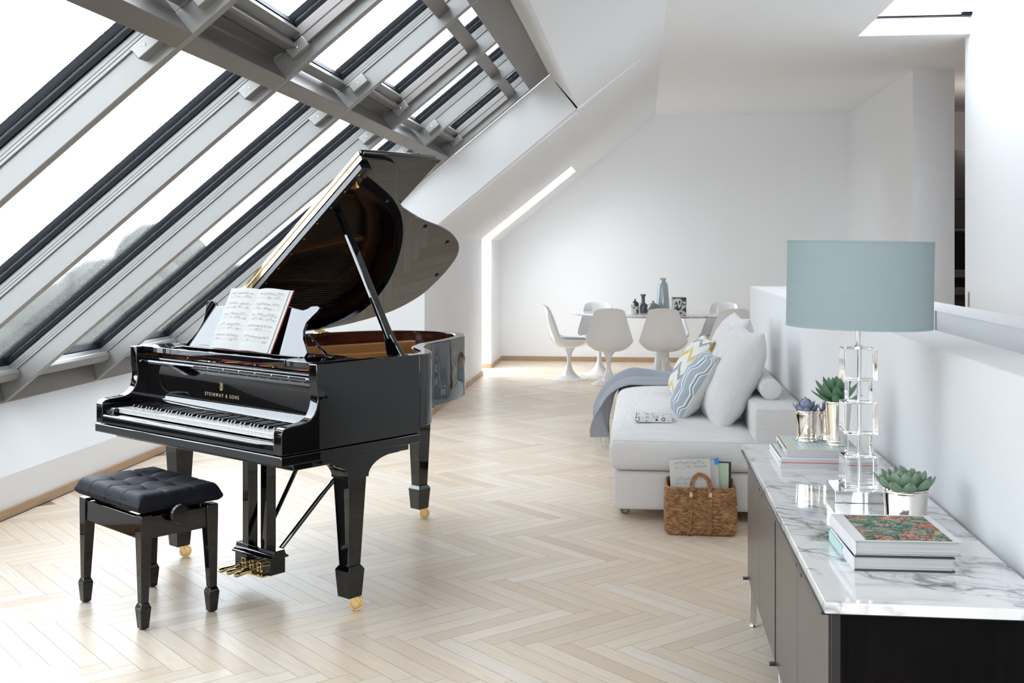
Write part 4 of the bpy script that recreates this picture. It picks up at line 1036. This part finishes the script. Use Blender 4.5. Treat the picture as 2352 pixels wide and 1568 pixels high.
for r_ in range(rows):
    z=.008+r_*(.236/rows)
    for k in range(per):
        t=(k+.5*(r_%2))/per
        zz=z+.0
        p,d=bpath(t,zz); 
        xx=p.x/(BW/2); rim=.016*max(0,(p.y/(BD/2)))*(r_/rows)   # rim rises a little at the back
        p.z=zz+rim+.006*math.sin(p.x*20)*(r_/rows)*.3
        dn=Vector((d.y,-d.x,0)); p=p+dn*rnd.uniform(-.002,.002)
        dd=d+Vector((0,0,(.35 if r_%2 else -.35)+rnd.uniform(-.15,.15)))
        tone=min(1,max(0,rnd.gauss(.5,.34))); n=blob(b,p,dd,.0050,.027,tone); bt+= [(tone,0,0)]*n
b_n=len(b.v)
inner=[]
for k in range(40):
    p,d=bpath(k/40,.02); inner.append(Vector((p.x*.95,p.y*.93)))
b.prism([(p.x,p.y) for p in inner],.006,.012,'z'); wallstrip(b,inner+[inner[0]],[p*.985 for p in inner+[inner[0]]],.01,.238)
bt+=[(0,0,0)]*(len(b.v)-b_n)
o=b.build('body','basket_weave',bs,angle=80); color_attr(o.data,'tone',bt)
def braid(path,name,wd=.0085):
    b=B(); bt=[]; P=smooth_path([Vector(p) for p in path],10); n=len(P)
    for i in range(0,n-1):
        d=(P[min(i+1,n-1)]-P[max(i-1,0)]).normalized(); nrm=Vector((0,-1,0)); side=d.cross(nrm).normalized()
        for sg in(-1,1):
            tone=min(1,max(0,rnd.gauss(.42,.22)))
            m=blob(b,P[i]+side*sg*wd*.55,d+side*(-sg)*.75,wd*.55,wd*2.4,tone); bt+=[(tone,0,0)]*m
    o=b.build(name,'basket_weave',bs,angle=80); color_attr(o.data,'tone',bt); return o
yf=-BD/2-.008
braid([(-.058,yf,.012),(-.056,yf-.003,.08),(-.052,yf-.001,.16),(-.046,yf,.235),(-.040,yf+.004,.275),(-.018,yf+.010,.300),(.010,yf+.010,.300),(.036,yf+.004,.278),(.044,yf,.235),(.044,yf-.001,.16),(.042,yf-.003,.08),(.040,yf,.012)],'handle')
braid([(-.05,-yf,.012),(-.05,-yf,.15),(-.045,-yf,.235),(-.02,-yf,.285),(.015,-yf,.285),(.045,-yf,.235),(.05,-yf,.15),(.05,-yf,.012)],'handle')
for x in(-.050,.045):
    b=B(); b.box(x-.008,x+.008,yf-.010,yf-.006,.196,.218); b.build('leather_tag','leather_tag',bs,bevel=.001)
# scores standing in the basket
def standing(name,loc,w,h,th_,tilt,lean,mat,label,cat,sys=0,seed=1,curl=0):
    M=Matrix.Translation(loc)@Matrix.Rotation(tilt,4,'Y')@Matrix.Rotation(lean,4,'X')
    e=bpy.data.objects.new(name,None); COL.objects.link(e); e.matrix_world=M; tag(e,label,cat); e.empty_display_size=.05
    def fn(i,j,o=0): return Vector((-w/2+w*i,-curl*math.sin(PI*i)*.8-o+.006*j*j,h*j))
    b=B(); b.grid(lambda i,j:fn(i,j,0),12,4,flip=False); b.grid(lambda i,j:fn(i,j,-th_),12,4,flip=True)
    b.add([fn(i,j,o) for i in(0,1) for j in(0,1) for o in(0,-th_)],[(0,1,3,2),(4,6,7,5)]); b.add([fn(0,1,0),fn(1,1,0),fn(1,1,-th_),fn(0,1,-th_)],[(0,1,2,3)])
    b.build('pages',mat,e,angle=60)
    if sys:
        b=B(); notation(b,lambda x,y: fn(x,y,.0007),sys,seed,margin=.04,mx=.12); b.build('notation',None,e)
    return e
standing('open_booklet',(.258,5.755,.018),.205,.345,.010,R(-3),R(-8),'paper','open sheet music booklet at the front of the woven basket','sheet music',4,21,.010)
standing('score_booklet',(.300,5.800,.018),.205,.330,.006,R(-3),R(-8),'paper','plain edged music booklet with a blue tab behind the front one in the basket','sheet music')
o=[x for x in bpy.data.objects if x.name=='score_booklet'][0]
b=B(); b.box(.085,.106,-.004,-.001,.31,.342); b.build('blue_tab','blue_tab',o)
standing('thin_booklet',(.338,5.826,.018),.195,.318,.004,R(1),R(-6),'green_page','pale green-edged booklet between the tabbed one and the black folder','sheet music')
standing('folder',(.352,5.845,.018),.195,.322,.006,R(1),R(-6),'black_folder','black folder at the back right of the woven basket','folder')
# ================================================================ DINING GROUP
tb=empty('dining_table',(.20,12.58,0)); tag(tb,'oval marble-topped white pedestal dining table before the far wall','table')
A_,B_=.99,.60
def oval(r,z,k=1): return [(A_*r*math.copysign(abs(math.cos(t))**.93,math.cos(t)),B_*r*math.copysign(abs(math.sin(t))**.93,math.sin(t)),z) for t in [2*PI*i/72 for i in range(72)]]
b=B(); rings=[oval(.0001,.722),oval(.985,.722),oval(1.0,.719),oval(.998,.716),oval(.955,.702),oval(.93,.700),oval(.0001,.700)]
vs=[p for r in rings for p in r]; fs=[(k*72+i,(k+1)*72+i,(k+1)*72+(i+1)%72,k*72+(i+1)%72) for k in range(6) for i in range(72)]
b.add(vs,fs); b.build('tabletop','marble_table',tb,angle=30)
b=B(); b.lathe([(.33,0),(.325,.006),(.24,.018),(.15,.05),(.09,.11),(.062,.19),(.055,.30),(.058,.42),(.075,.55),(.12,.66),(.17,.695),(.18,.70)],40); b.build('pedestal','white_lacquer',tb)
def shell():
    secs=[]  # (centre y, centre z, half width, side lift z, side forward y)
    prof=[(.235,.452,.165,.012,.0),(.228,.440,.20,.020,0),(.19,.405,.222,.045,0),(.12,.372,.238,.075,0),(.03,.352,.246,.095,0),(-.06,.350,.25,.105,0),(-.13,.368,.25,.095,.03),(-.185,.41,.248,.065,.065),(-.215,.47,.240,.03,.085),(-.235,.55,.222,.01,.088),(-.252,.64,.196,.0,.078),(-.272,.73,.172,-.004,.062),(-.290,.785,.158,-.010,.052),(-.300,.806,.140,-.014,.045),(-.305,.812,.125,-.012,.04)]
    P=[]
    for k in range(len(prof)-1):
        for q in range(4):
            t=q/4; a=prof[max(k-1,0)];p=prof[k];c=prof[k+1];d=prof[min(k+2,len(prof)-1)]
            P.append(tuple(.5*((2*p[i])+(-a[i]+c[i])*t+(2*a[i]-5*p[i]+4*c[i]-d[i])*t*t+(-a[i]+3*p[i]-3*c[i]+d[i])*t**3) for i in range(5)))
    P.append(prof[-1]); return P
def make_chair():
    e=empty('dining_chair')
    P=shell(); n=len(P)-1; m=28
    def fn(i,j):
        y,z,hw,lz,fy=P[round(i*n)]; a=2*j-1; s=math.sin(a*PI/2)
        return (hw*s,y+fy*abs(s)**2.4,z+lz*abs(s)**3.6)
    b=B(); b.grid(fn,n,m,flip=True); o=b.build('shell','white_lacquer',e,angle=80,solid=.012); 
    b=B(); b.lathe([(.20,0),(.199,.004),(.165,.012),(.115,.030),(.075,.058),(.042,.105),(.027,.155),(.022,.20),(.024,.25),(.036,.295),(.062,.335),(.068,.345)],36,T=Matrix.Translation((0,-.01,0))); b.build('pedestal','white_lacquer',e)
    b=B(); b.lathe([(.0,.405),(.15,.405),(.185,.41),(.198,.422),(.19,.438),(.14,.449),(0,.452)],36,T=Matrix.Translation((0,.03,0))@Matrix.Diagonal((1,1.04,1,1))); b.build('seat_pad','grey_wool_seat',e,angle=60)
    return e
ch0=make_chair()
spots=[(-.786,12.46,R(-86),'white tulip-style dining chair in profile at the left end of the table'),
       (-.350,12.06,R(4),'white pedestal dining chair with its back to us, nearer the left end of the table'),
       (.225,12.10,R(0),'white pedestal dining chair with its back to us, in front of the round grey vase'),
       (-.48,12.99,R(188),'white pedestal dining chair facing us across the table, behind the left tabletop edge'),
       (.29,13.12,R(180),'white pedestal dining chair mostly hidden behind the tall pale vase'),
       (.90,13.10,R(168),'white pedestal dining chair facing us across the table at its right end'),
       (.905,12.16,R(12),'white pedestal dining chair with its back to us, partly behind the sofa cushions')]
for i,(x,y,a,l) in enumerate(spots):
    c=ch0 if i==0 else copy_tree(ch0)
    c.location=(x,y,0); c.rotation_euler=(0,0,a); tag(c,l,'chair','dining chairs')
def vase(name,x,y,prof,mat,label,extra=None):
    e=empty(name,(x,y,.7225)); tag(e,label,'vase'); b=B(); b.lathe(prof,36); b.build('body',mat,e,angle=50); return e
TZ=.722
e=vase('bottle_vase',.015,12.66,[(.0,0),(.050,0),(.054,.01),(.054,.075),(.050,.092),(.036,.104),(.024,.110),(.021,.118),(.020,.165),(.023,.185),(.034,.200),(.035,.205),(.030,.204),(.019,.185),(.016,.12)],'vase_dark','dark grey glazed bottle vase with flared neck on the dining table')
e=vase('round_vase',.125,12.55,[(0,0),(.035,0),(.055,.018),(.068,.045),(.070,.062),(.062,.085),(.045,.103),(.022,.116),(.011,.121),(.010,.134),(.013,.139),(.011,.140),(.006,.13)],'vase_grey','small round grey vase with a tiny neck in front of the tall one')
e=vase('tall_vase',.235,12.72,[(0,0),(.062,0),(.071,.012),(.074,.05),(.070,.14),(.058,.27),(.053,.315),(.050,.325),(.032,.345),(.027,.355),(.027,.362),(.033,.368),(.034,.385),(.030,.386),(.024,.36)],'vase_blue','tall pale blue-grey glazed vase, the highest object on the dining table')
e=empty('lidded_jar',(-.072,12.40,.7225)); tag(e,'small black and white lidded ceramic jar at the left of the vases','jar')
b=B(); b.lathe([(0,0),(.038,0),(.042,.004),(.042,.112),(.038,.122),(.030,.127)],36); b.build('body','mono_print_a',e,angle=50)
b=B(); b.lathe([(.032,.127),(.030,.133),(.012,.141),(.006,.144),(.006,.149),(.011,.155),(.009,.162),(0,.165)],28); b.build('lid','damper_black',e)
e=empty('square_box',(.395,12.24,.7225),R(2)); tag(e,'square black and white printed ceramic box at the right of the vases','box')
b=B(); b.box(-.074,.074,-.074,.074,0,.183); b.build('body','mono_print_b',e,bevel=.004); b=B(); b.box(-.075,.075,-.075,.075,.184,.190); b.build('rim','damper_black',e,bevel=.002)
# ================================================================ SIDEBOARD
sb_=empty('sideboard',(.62,3.4,0)); tag(sb_,'long low sideboard with marble top, dark veneer doors and chrome legs','sideboard')
T=Matrix.Translation((-.62,-3.4,0))
CX0,CX1,CY0,CY1=.405,.835,2.468,4.345; CZ0,CZ1=.185,.654
b=B(); b.box(.380,.850,2.425,4.372,.660,.684,T); b.build('marble_top','marble',sb_,bevel=.0025,bseg=3)
b=B(); b.box(.375,.852,2.440,4.385,.654,.660,T); b.build('top_rail','black_edge',sb_,bevel=.001)
b=B(); b.box(CX0+.012,CX1,CY0,CY1,CZ0,CZ1,T); b.build('carcass','dark_veneer',sb_)
b=B(); b.box(CX0-.004,CX0+.014,CY0-.001,CY0+.016,CZ0,CZ1,T); b.build('corner_stile','black_edge',sb_)
YM=3.455
dy=[(CY0+.018,2.965),(2.968,YM-.006),(YM+.006,3.925),(3.928,CY1-.004)]
dy=[(CY0+.018,(CY0+.018+YM)/2-.0015),((CY0+.018+YM)/2+.0015,YM-.006),(YM+.006,(YM+CY1)/2-.0015),((YM+CY1)/2+.0015,CY1-.004)]
for i,(a,c) in enumerate(dy):
    b=B(); b.box(CX0-.008,CX0+.010,a,c,CZ0+.002,CZ1-.004,T); d=b.build('door','door_veneer',sb_,bevel=.0008)
    hy=c-.045 if i%2==0 else a+.045
    b=B(); b.box(CX0-.0095,CX0-.0078,hy-.028,hy+.028,CZ1-.052,CZ1-.010,T); b.build('handle','black_edge',d)
b=B(); b.box(CX0-.010,CX0+.004,YM-.0055,YM+.0055,CZ0-.004,CZ1,T); b.build('middle_post','black_edge',sb_)
for y in(CY0+.006,YM,CY1):
    for z in(CZ0-.002,CZ1-.004):
        b=B(); b.box(CX0-.026,CX0-.006,y-.010,y+.010,z-.005,z+.003,T); b.build('hinge_stud','black_edge',sb_,bevel=.002)
for y in(2.52,3.45,4.355):
    for x in(.418,.815):
        b=B(); b.box(x-.0125,x+.0125,y-.0125,y+.0125,.012,CZ0-.012,T); b.lathe([(.010,.004),(.010,.013)],12,T=T@Matrix.Translation((x,y,0))); b.lathe([(.0165,0),(.017,.004),(.010,.006)],16,T=T@Matrix.Translation((x,y,0))); b.build('leg','chrome',sb_,bevel=.0015)
b=B(); b.box(.406,.430,2.51,4.365,CZ0-.024,CZ0-.001,T); b.box(.803,.828,2.51,4.365,CZ0-.024,CZ0-.001,T)
for y in(2.52,3.45,4.352): b.box(.43,.803,y-.0125,y+.0125,CZ0-.024,CZ0-.001,T)
b.build('base_frame','chrome',sb_,bevel=.001)
MZ=.6845
# ---------------------------------------------------------------- lamp
lp=empty('table_lamp',(.640,3.462,MZ)); tag(lp,'table lamp with pale blue drum shade and stacked crystal cube stem','lamp')
b=B(); b.box(-.080,.080,-.080,.080,0,.034); b.build('base','chrome',lp,bevel=.0012)
z=.0345
LN=Matrix.Rotation(R(.0),4,'Y')
for i,(s,rz) in enumerate(((.094,0),(.070,0),(.094,0),(.070,0),(.094,0))):
    b=B(); g=.0055
    M=Matrix.Rotation(R((3,-2,2,-1,1)[i]),4,'Z')
    o_=s/2
    # block with a square bore for the rod is modelled as a solid crystal; rod collars sit above and below
    b.box(-o_,o_,-o_,o_,z,z+s*(.985 if s>.08 else .93),M); q=b.build('crystal_block','crystal',lp,bevel=.0022)
    z+=s*(.985 if s>.08 else .93)+.0006
ztop=z
b=B(); b.lathe([(.0065,.036),(.0065,.56)],20); b.build('rod','chrome',lp)
b=B(); b.lathe([(.012,ztop),(.012,ztop+.006),(.007,ztop+.008)],20); b.build('collar','chrome',lp)
b=B(); b.tube([(-.012,0,ztop+.13),(-.10,0,ztop+.22),(-.03,0,ztop+.30)],.001,5); b.build('harp','chrome',lp)
SH=Matrix.Translation((0,0,.508))@Matrix.Rotation(R(.95),4,'Y')
rb,rt,hh=.2085,.2085,.253
b=B(); b.lathe([(rb,0),(rb+.0012,.003),(rt+.0012,hh-.003),(rt,hh)],96,T=SH,cap=False); sh=b.build('lamp_shade','shade_linen',lp,angle=60)
b=B(); b.lathe([(rt-.003,hh-.001),(rb-.003,.001)],96,T=SH,cap=False); b.build('lining','shade_lining',sh,angle=60)
b=B(); b.lathe([(rb-.003,0),(rb+.0018,-.0006),(rb+.0018,.007),(rb+.001,.0075)],96,T=SH,cap=False); b.lathe([(rt+.001,hh-.0075),(rt+.0018,hh-.007),(rt+.0018,hh+.0006),(rt-.003,hh)],96,T=SH,cap=False); b.build('hem','shade_linen',sh,angle=60)
b=B()
for a in(0,120,240): b.tube([SH@Vector((0,0,hh-.02)),SH@Vector((rt*math.cos(R(a)),rt*math.sin(R(a)),hh-.012))],.0012,6)
b.tube([SH@Vector((0,0,0.03)),SH@Vector((0,0,hh-.018))],.0045,10); b.build('shade_carrier','chrome',lp)
b=B(); b.lathe([(.016,.50),(.018,.505),(.018,.54),(.016,.545)],20); b.build('socket','white_plastic',lp)
# ---------------------------------------------------------------- potted succulents
def leaf(b,T,L,w,th,mat_tip,tips,curve=.3,nl=7,ns=8,point=1.):
    vs=[];fs=[]; k0=len(b.v)
    for i in range(nl+1):
        t=i/nl
        ww=w*(math.sin(PI*min(1,(.12+.88*t)**.9*(.93)))**.75)*(1 if t<.999 else 0)
        if point>1 and t>.72: ww=w*max(0,(1-t)/.28)**.8*math.sin(PI*(.12+.88*.72)**.9*.93)**.75
        hh_=th*(math.sin(PI*(.15+.8*t)))**.6
        for s in range(ns):
            a=2*PI*s/ns; x=ww*math.cos(a); z=hh_*math.sin(a)*(.9 if math.sin(a)<0 else .45)
            if t>=.999: x=z=0
            vs.append((x,L*t,z+curve*L*t*t))
    for i in range(nl):
        for s in range(ns): fs.append((i*ns+s,i*ns+(s+1)%ns,(i+1)*ns+(s+1)%ns,(i+1)*ns+s))
    b.add(vs,fs,T)
    for i in range(nl+1): tips+= [(i/nl,0,0)]*ns
def succulent(e,z,spec,mat,seed,point=1.):
    rnd=random.Random(seed); b=B(); tips=[]
    for (n,tilt,L,w,th,r0,dz,cv) in spec:
        for k in range(n):
            a=2*PI*(k+rnd.uniform(-.18,.18))/n+tilt*.7
            tt=R(tilt+rnd.uniform(-7,7)); l=L*rnd.uniform(.88,1.1)
            T=Matrix.Translation((0,0,z+dz))@Matrix.Rotation(a,4,'Z')@Matrix.Translation((0,r0,0))@Matrix.Rotation(tt,4,'X')
            leaf(b,T,l,w*rnd.uniform(.9,1.1),th,None,tips,cv,point=point)
    o=b.build('leaves',mat,e,angle=80); color_attr(o.data,'tip',tips); return o
def cup(name,x,y,z,rt,rb,h,label,foot=True,group=None):
    e=empty(name,(x,y,z)); tag(e,label,'potted plant',group)
    pf=[(0,0),(rb*1.12,0),(rb*1.15,.003),(rb*1.10,.006),(rb*1.06,.008),(rb*1.10,.011),(rb*1.0,.014),(rb,.018)] if foot else [(0,0),(rb*1.0,0),(rb*1.03,.003),(rb,.006)]
    pf+=[(rb+(rt-rb)*.93,h-.013),(rt*.985,h-.012),(rt*1.01,h-.009),(rt*.985,h-.006),(rt*1.0,h-.005),(rt*1.03,h-.002),(rt*1.01,h),(rt*.96,h-.001),(rt*.93,h-.02)]
    b=B(); b.lathe(pf,56); b.build('cup','nickel',e,angle=60)
    b=B(); b.lathe([(rt*.94,h-.012),(rt*.5,h-.008),(0,h-.006)],24,cap=False); b.build('soil','soil',e)
    return e
BZ=MZ+.0605
e=cup('potted_succulent',.580,4.105,BZ,.0385,.033,.108,'blue-purple succulent in a short nickel cup on the pale green book')
succulent(e,.098,[(8,28,.045,.014,.006,.012,0,.3),(7,48,.042,.014,.006,.008,.006,.3),(5,68,.044,.013,.006,.004,.010,.2),(3,82,.04,.011,.005,.003,.014,.1)],'leaf_blue',4,2)
e=cup('potted_succulent',.655,4.135,BZ,.030,.026,.104,'narrow nickel cup half hidden between the other two cups',group=None)
succulent(e,.094,[(6,35,.035,.010,.005,.008,0,.3),(4,65,.035,.010,.005,.004,.006,.2)],'leaf_blue',9,2)
e=cup('potted_succulent',.672,4.030,BZ,.0440,.0325,.152,'tall nickel cup with long green succulent leaves behind the lamp',foot=True)
succulent(e,.145,[(9,18,.085,.015,.006,.012,0,.18),(9,38,.092,.016,.006,.010,.004,.14),(7,60,.090,.016,.006,.006,.008,.05),(4,80,.08,.014,.006,.003,.01,0)],'leaf_green',2)
e=cup('potted_succulent',.706,3.150,MZ,.0590,.0520,.097,'wide nickel cup with pointed pale green succulent beside the lamp base',foot=False)
succulent(e,.088,[(10,26,.066,.019,.010,.030,0,.25),(9,46,.056,.019,.010,.020,.004,.25),(7,64,.052,.018,.009,.012,.008,.2),(4,80,.045,.015,.008,.005,.010,.1)],'leaf_agave',3,2)
# ---------------------------------------------------------------- books
def mk_book(loc,rz,w,d,h,cover,label,**k): return rot_book('book',loc,rz,w,d,h,cover,'page_block',label,**k)
# far stack
mk_book((.464,3.905,MZ),R(0),.300,.285,.0165,'book_white','lower thin white book at the bottom of the far stack',ct=.0015,overhang=.001)
mk_book((.466,3.903,MZ+.0170),R(.4),.298,.283,.0165,'book_white','white book with a red lower cover, in the middle of the far stack',ct=.0022,overhang=.001,bottom='book_red')
g_=mk_book((.487,3.925,MZ+.0340),R(-.5),.245,.275,.0262,'book_lime','pale green book printed with a crossword grid, topmost of the far stack',ct=.0012,overhang=.0008,topmat=('crossword_print',(.035,.225,.02,.255)))
T_=Matrix(((0,0,-1,-.0056),(1,0,0,.135),(0,-1,0,.0180),(0,0,0,1)))   # text on the spine, turned upside down, facing -x
T_=Matrix(((0,0,-1,-.0056),(1,0,0,.155),(0,-1,0,.0185),(0,0,0,1)))
me_T=Matrix.Translation((-.0056,.150,.0190))@Matrix(((0,0,-1,0),(1,0,0,0),(0,-1,0,0),(0,0,0,1)))
text_obj('spine_lettering','ROOM 606',.0155,.0002,'ink',[c for c in g_.children if c.name.startswith('spine')][0],me_T,width=.150)
# near stack
n1=mk_book((.482,2.672,MZ),R(1.5),.228,.262,.0335,'book_navy','dark-bound book with mint and white spine under the art book',ct=.0032,overhang=.004,spine_mat='book_white')
q=B(); q.prism([(-.0053,.004),(-.0058,.0168),(-.0053,.0295),(-.0047,.0295),(-.0047,.004)],.10,.26,'y'); q.build('spine_band','book_mint',[c for c in n1.children if c.name.startswith('spine')][0])
n2=mk_book((.486,2.676,MZ+.0340),R(2.2),.240,.262,.0335,'book_grey_board','white-jacketed art book with a colourful abstract painted cover, topmost of the near stack',ct=.0034,overhang=.005,spine_mat='book_white')
q=B(); q.box(-.001,.2405,-.0008,.2628,.0336,.0341); j=q.build('dust_jacket','book_white',n2)
q=B(); q.grid(lambda i,j_:(.028+.195*i,.006+.245*j_,.0345),1,1); q.build('cover_art','abstract_art',j)
WORLD=1.0; EXPO=3.42
# ================================================================ CAMERA, LIGHT
cam=bpy.data.cameras.new('camera'); co=bpy.data.objects.new('camera',cam); COL.objects.link(co)
psi=math.atan(298/2600.)
co.location=(0,0,CAMH); co.rotation_euler=(PI/2,0,psi)
cam.sensor_width=36; cam.lens=36*2600/2352.; cam.shift_x=0; cam.shift_y=-210/2352.; cam.clip_start=.05; cam.clip_end=500
sc=bpy.context.scene; sc.camera=co
wd=bpy.data.worlds.new('world'); sc.world=wd; wd.use_nodes=True
nt=wd.node_tree; bg=nt.nodes['Background']; bg.inputs[0].default_value=(.87,.93,1,1); bg.inputs[1].default_value=WORLD
def portal(name,M,sx,sy):
    l=bpy.data.lights.new(name,'AREA'); l.shape='RECTANGLE'; l.size=sx; l.size_y=sy; l.cycles.is_portal=True
    o=bpy.data.objects.new(name,l); COL.objects.link(o); o.matrix_world=M; return o
# portal over the big skylight, pointing inward (-n)
Y0,Y1=RY[0],RY[-1]
c=SK@Vector((SL/2,(Y0+Y1)/2,.46))
x=Vector((DX,0,DZ)); z=Vector((NX,0,NZ)); y=z.cross(x)
M=Matrix(((x.x,y.x,z.x,c.x),(x.y,y.y,z.y,c.y),(x.z,y.z,z.z,c.z),(0,0,0,1)))
portal('skylight_portal',M,SL+.1,Y1-Y0)
portal('roof_light_portal',Matrix.Translation((2.14,8.13,3.36)),.9,2.3)
portal('window_portal',Matrix(((1,0,0,.27),(0,0,-1,YN-.13),(0,1,0,2.05),(0,0,0,1))),4.35,1.9)
M=Matrix(((0,0,-1,-2.40),(1,0,0,13.1),(0,1,0,.9),(0,0,0,1)))
kl=bpy.data.lights.new('kitchen_fill_light','POINT'); kl.energy=1.6; kl.color=(1,.86,.78); kl.shadow_soft_size=.08; ko=bpy.data.objects.new('kitchen_fill_light',kl); COL.objects.link(ko); ko.location=(3.9,12.0,2.7)  # unseen point light, added to lift the dark kitchen gap
vs=sc.view_settings; sc.display_settings.display_device='sRGB'; vs.view_transform='Standard'; vs.look='None'; vs.exposure=EXPO; vs.gamma=1; vs.use_curve_mapping=False
cy=sc.cycles; cy.max_bounces=14; cy.diffuse_bounces=6; cy.glossy_bounces=5; cy.transmission_bounces=12; cy.transparent_max_bounces=16; cy.use_adaptive_sampling=True; cy.adaptive_threshold=.035; cy.caustics_reflective=False; cy.caustics_refractive=False; cy.sample_clamp_indirect=6
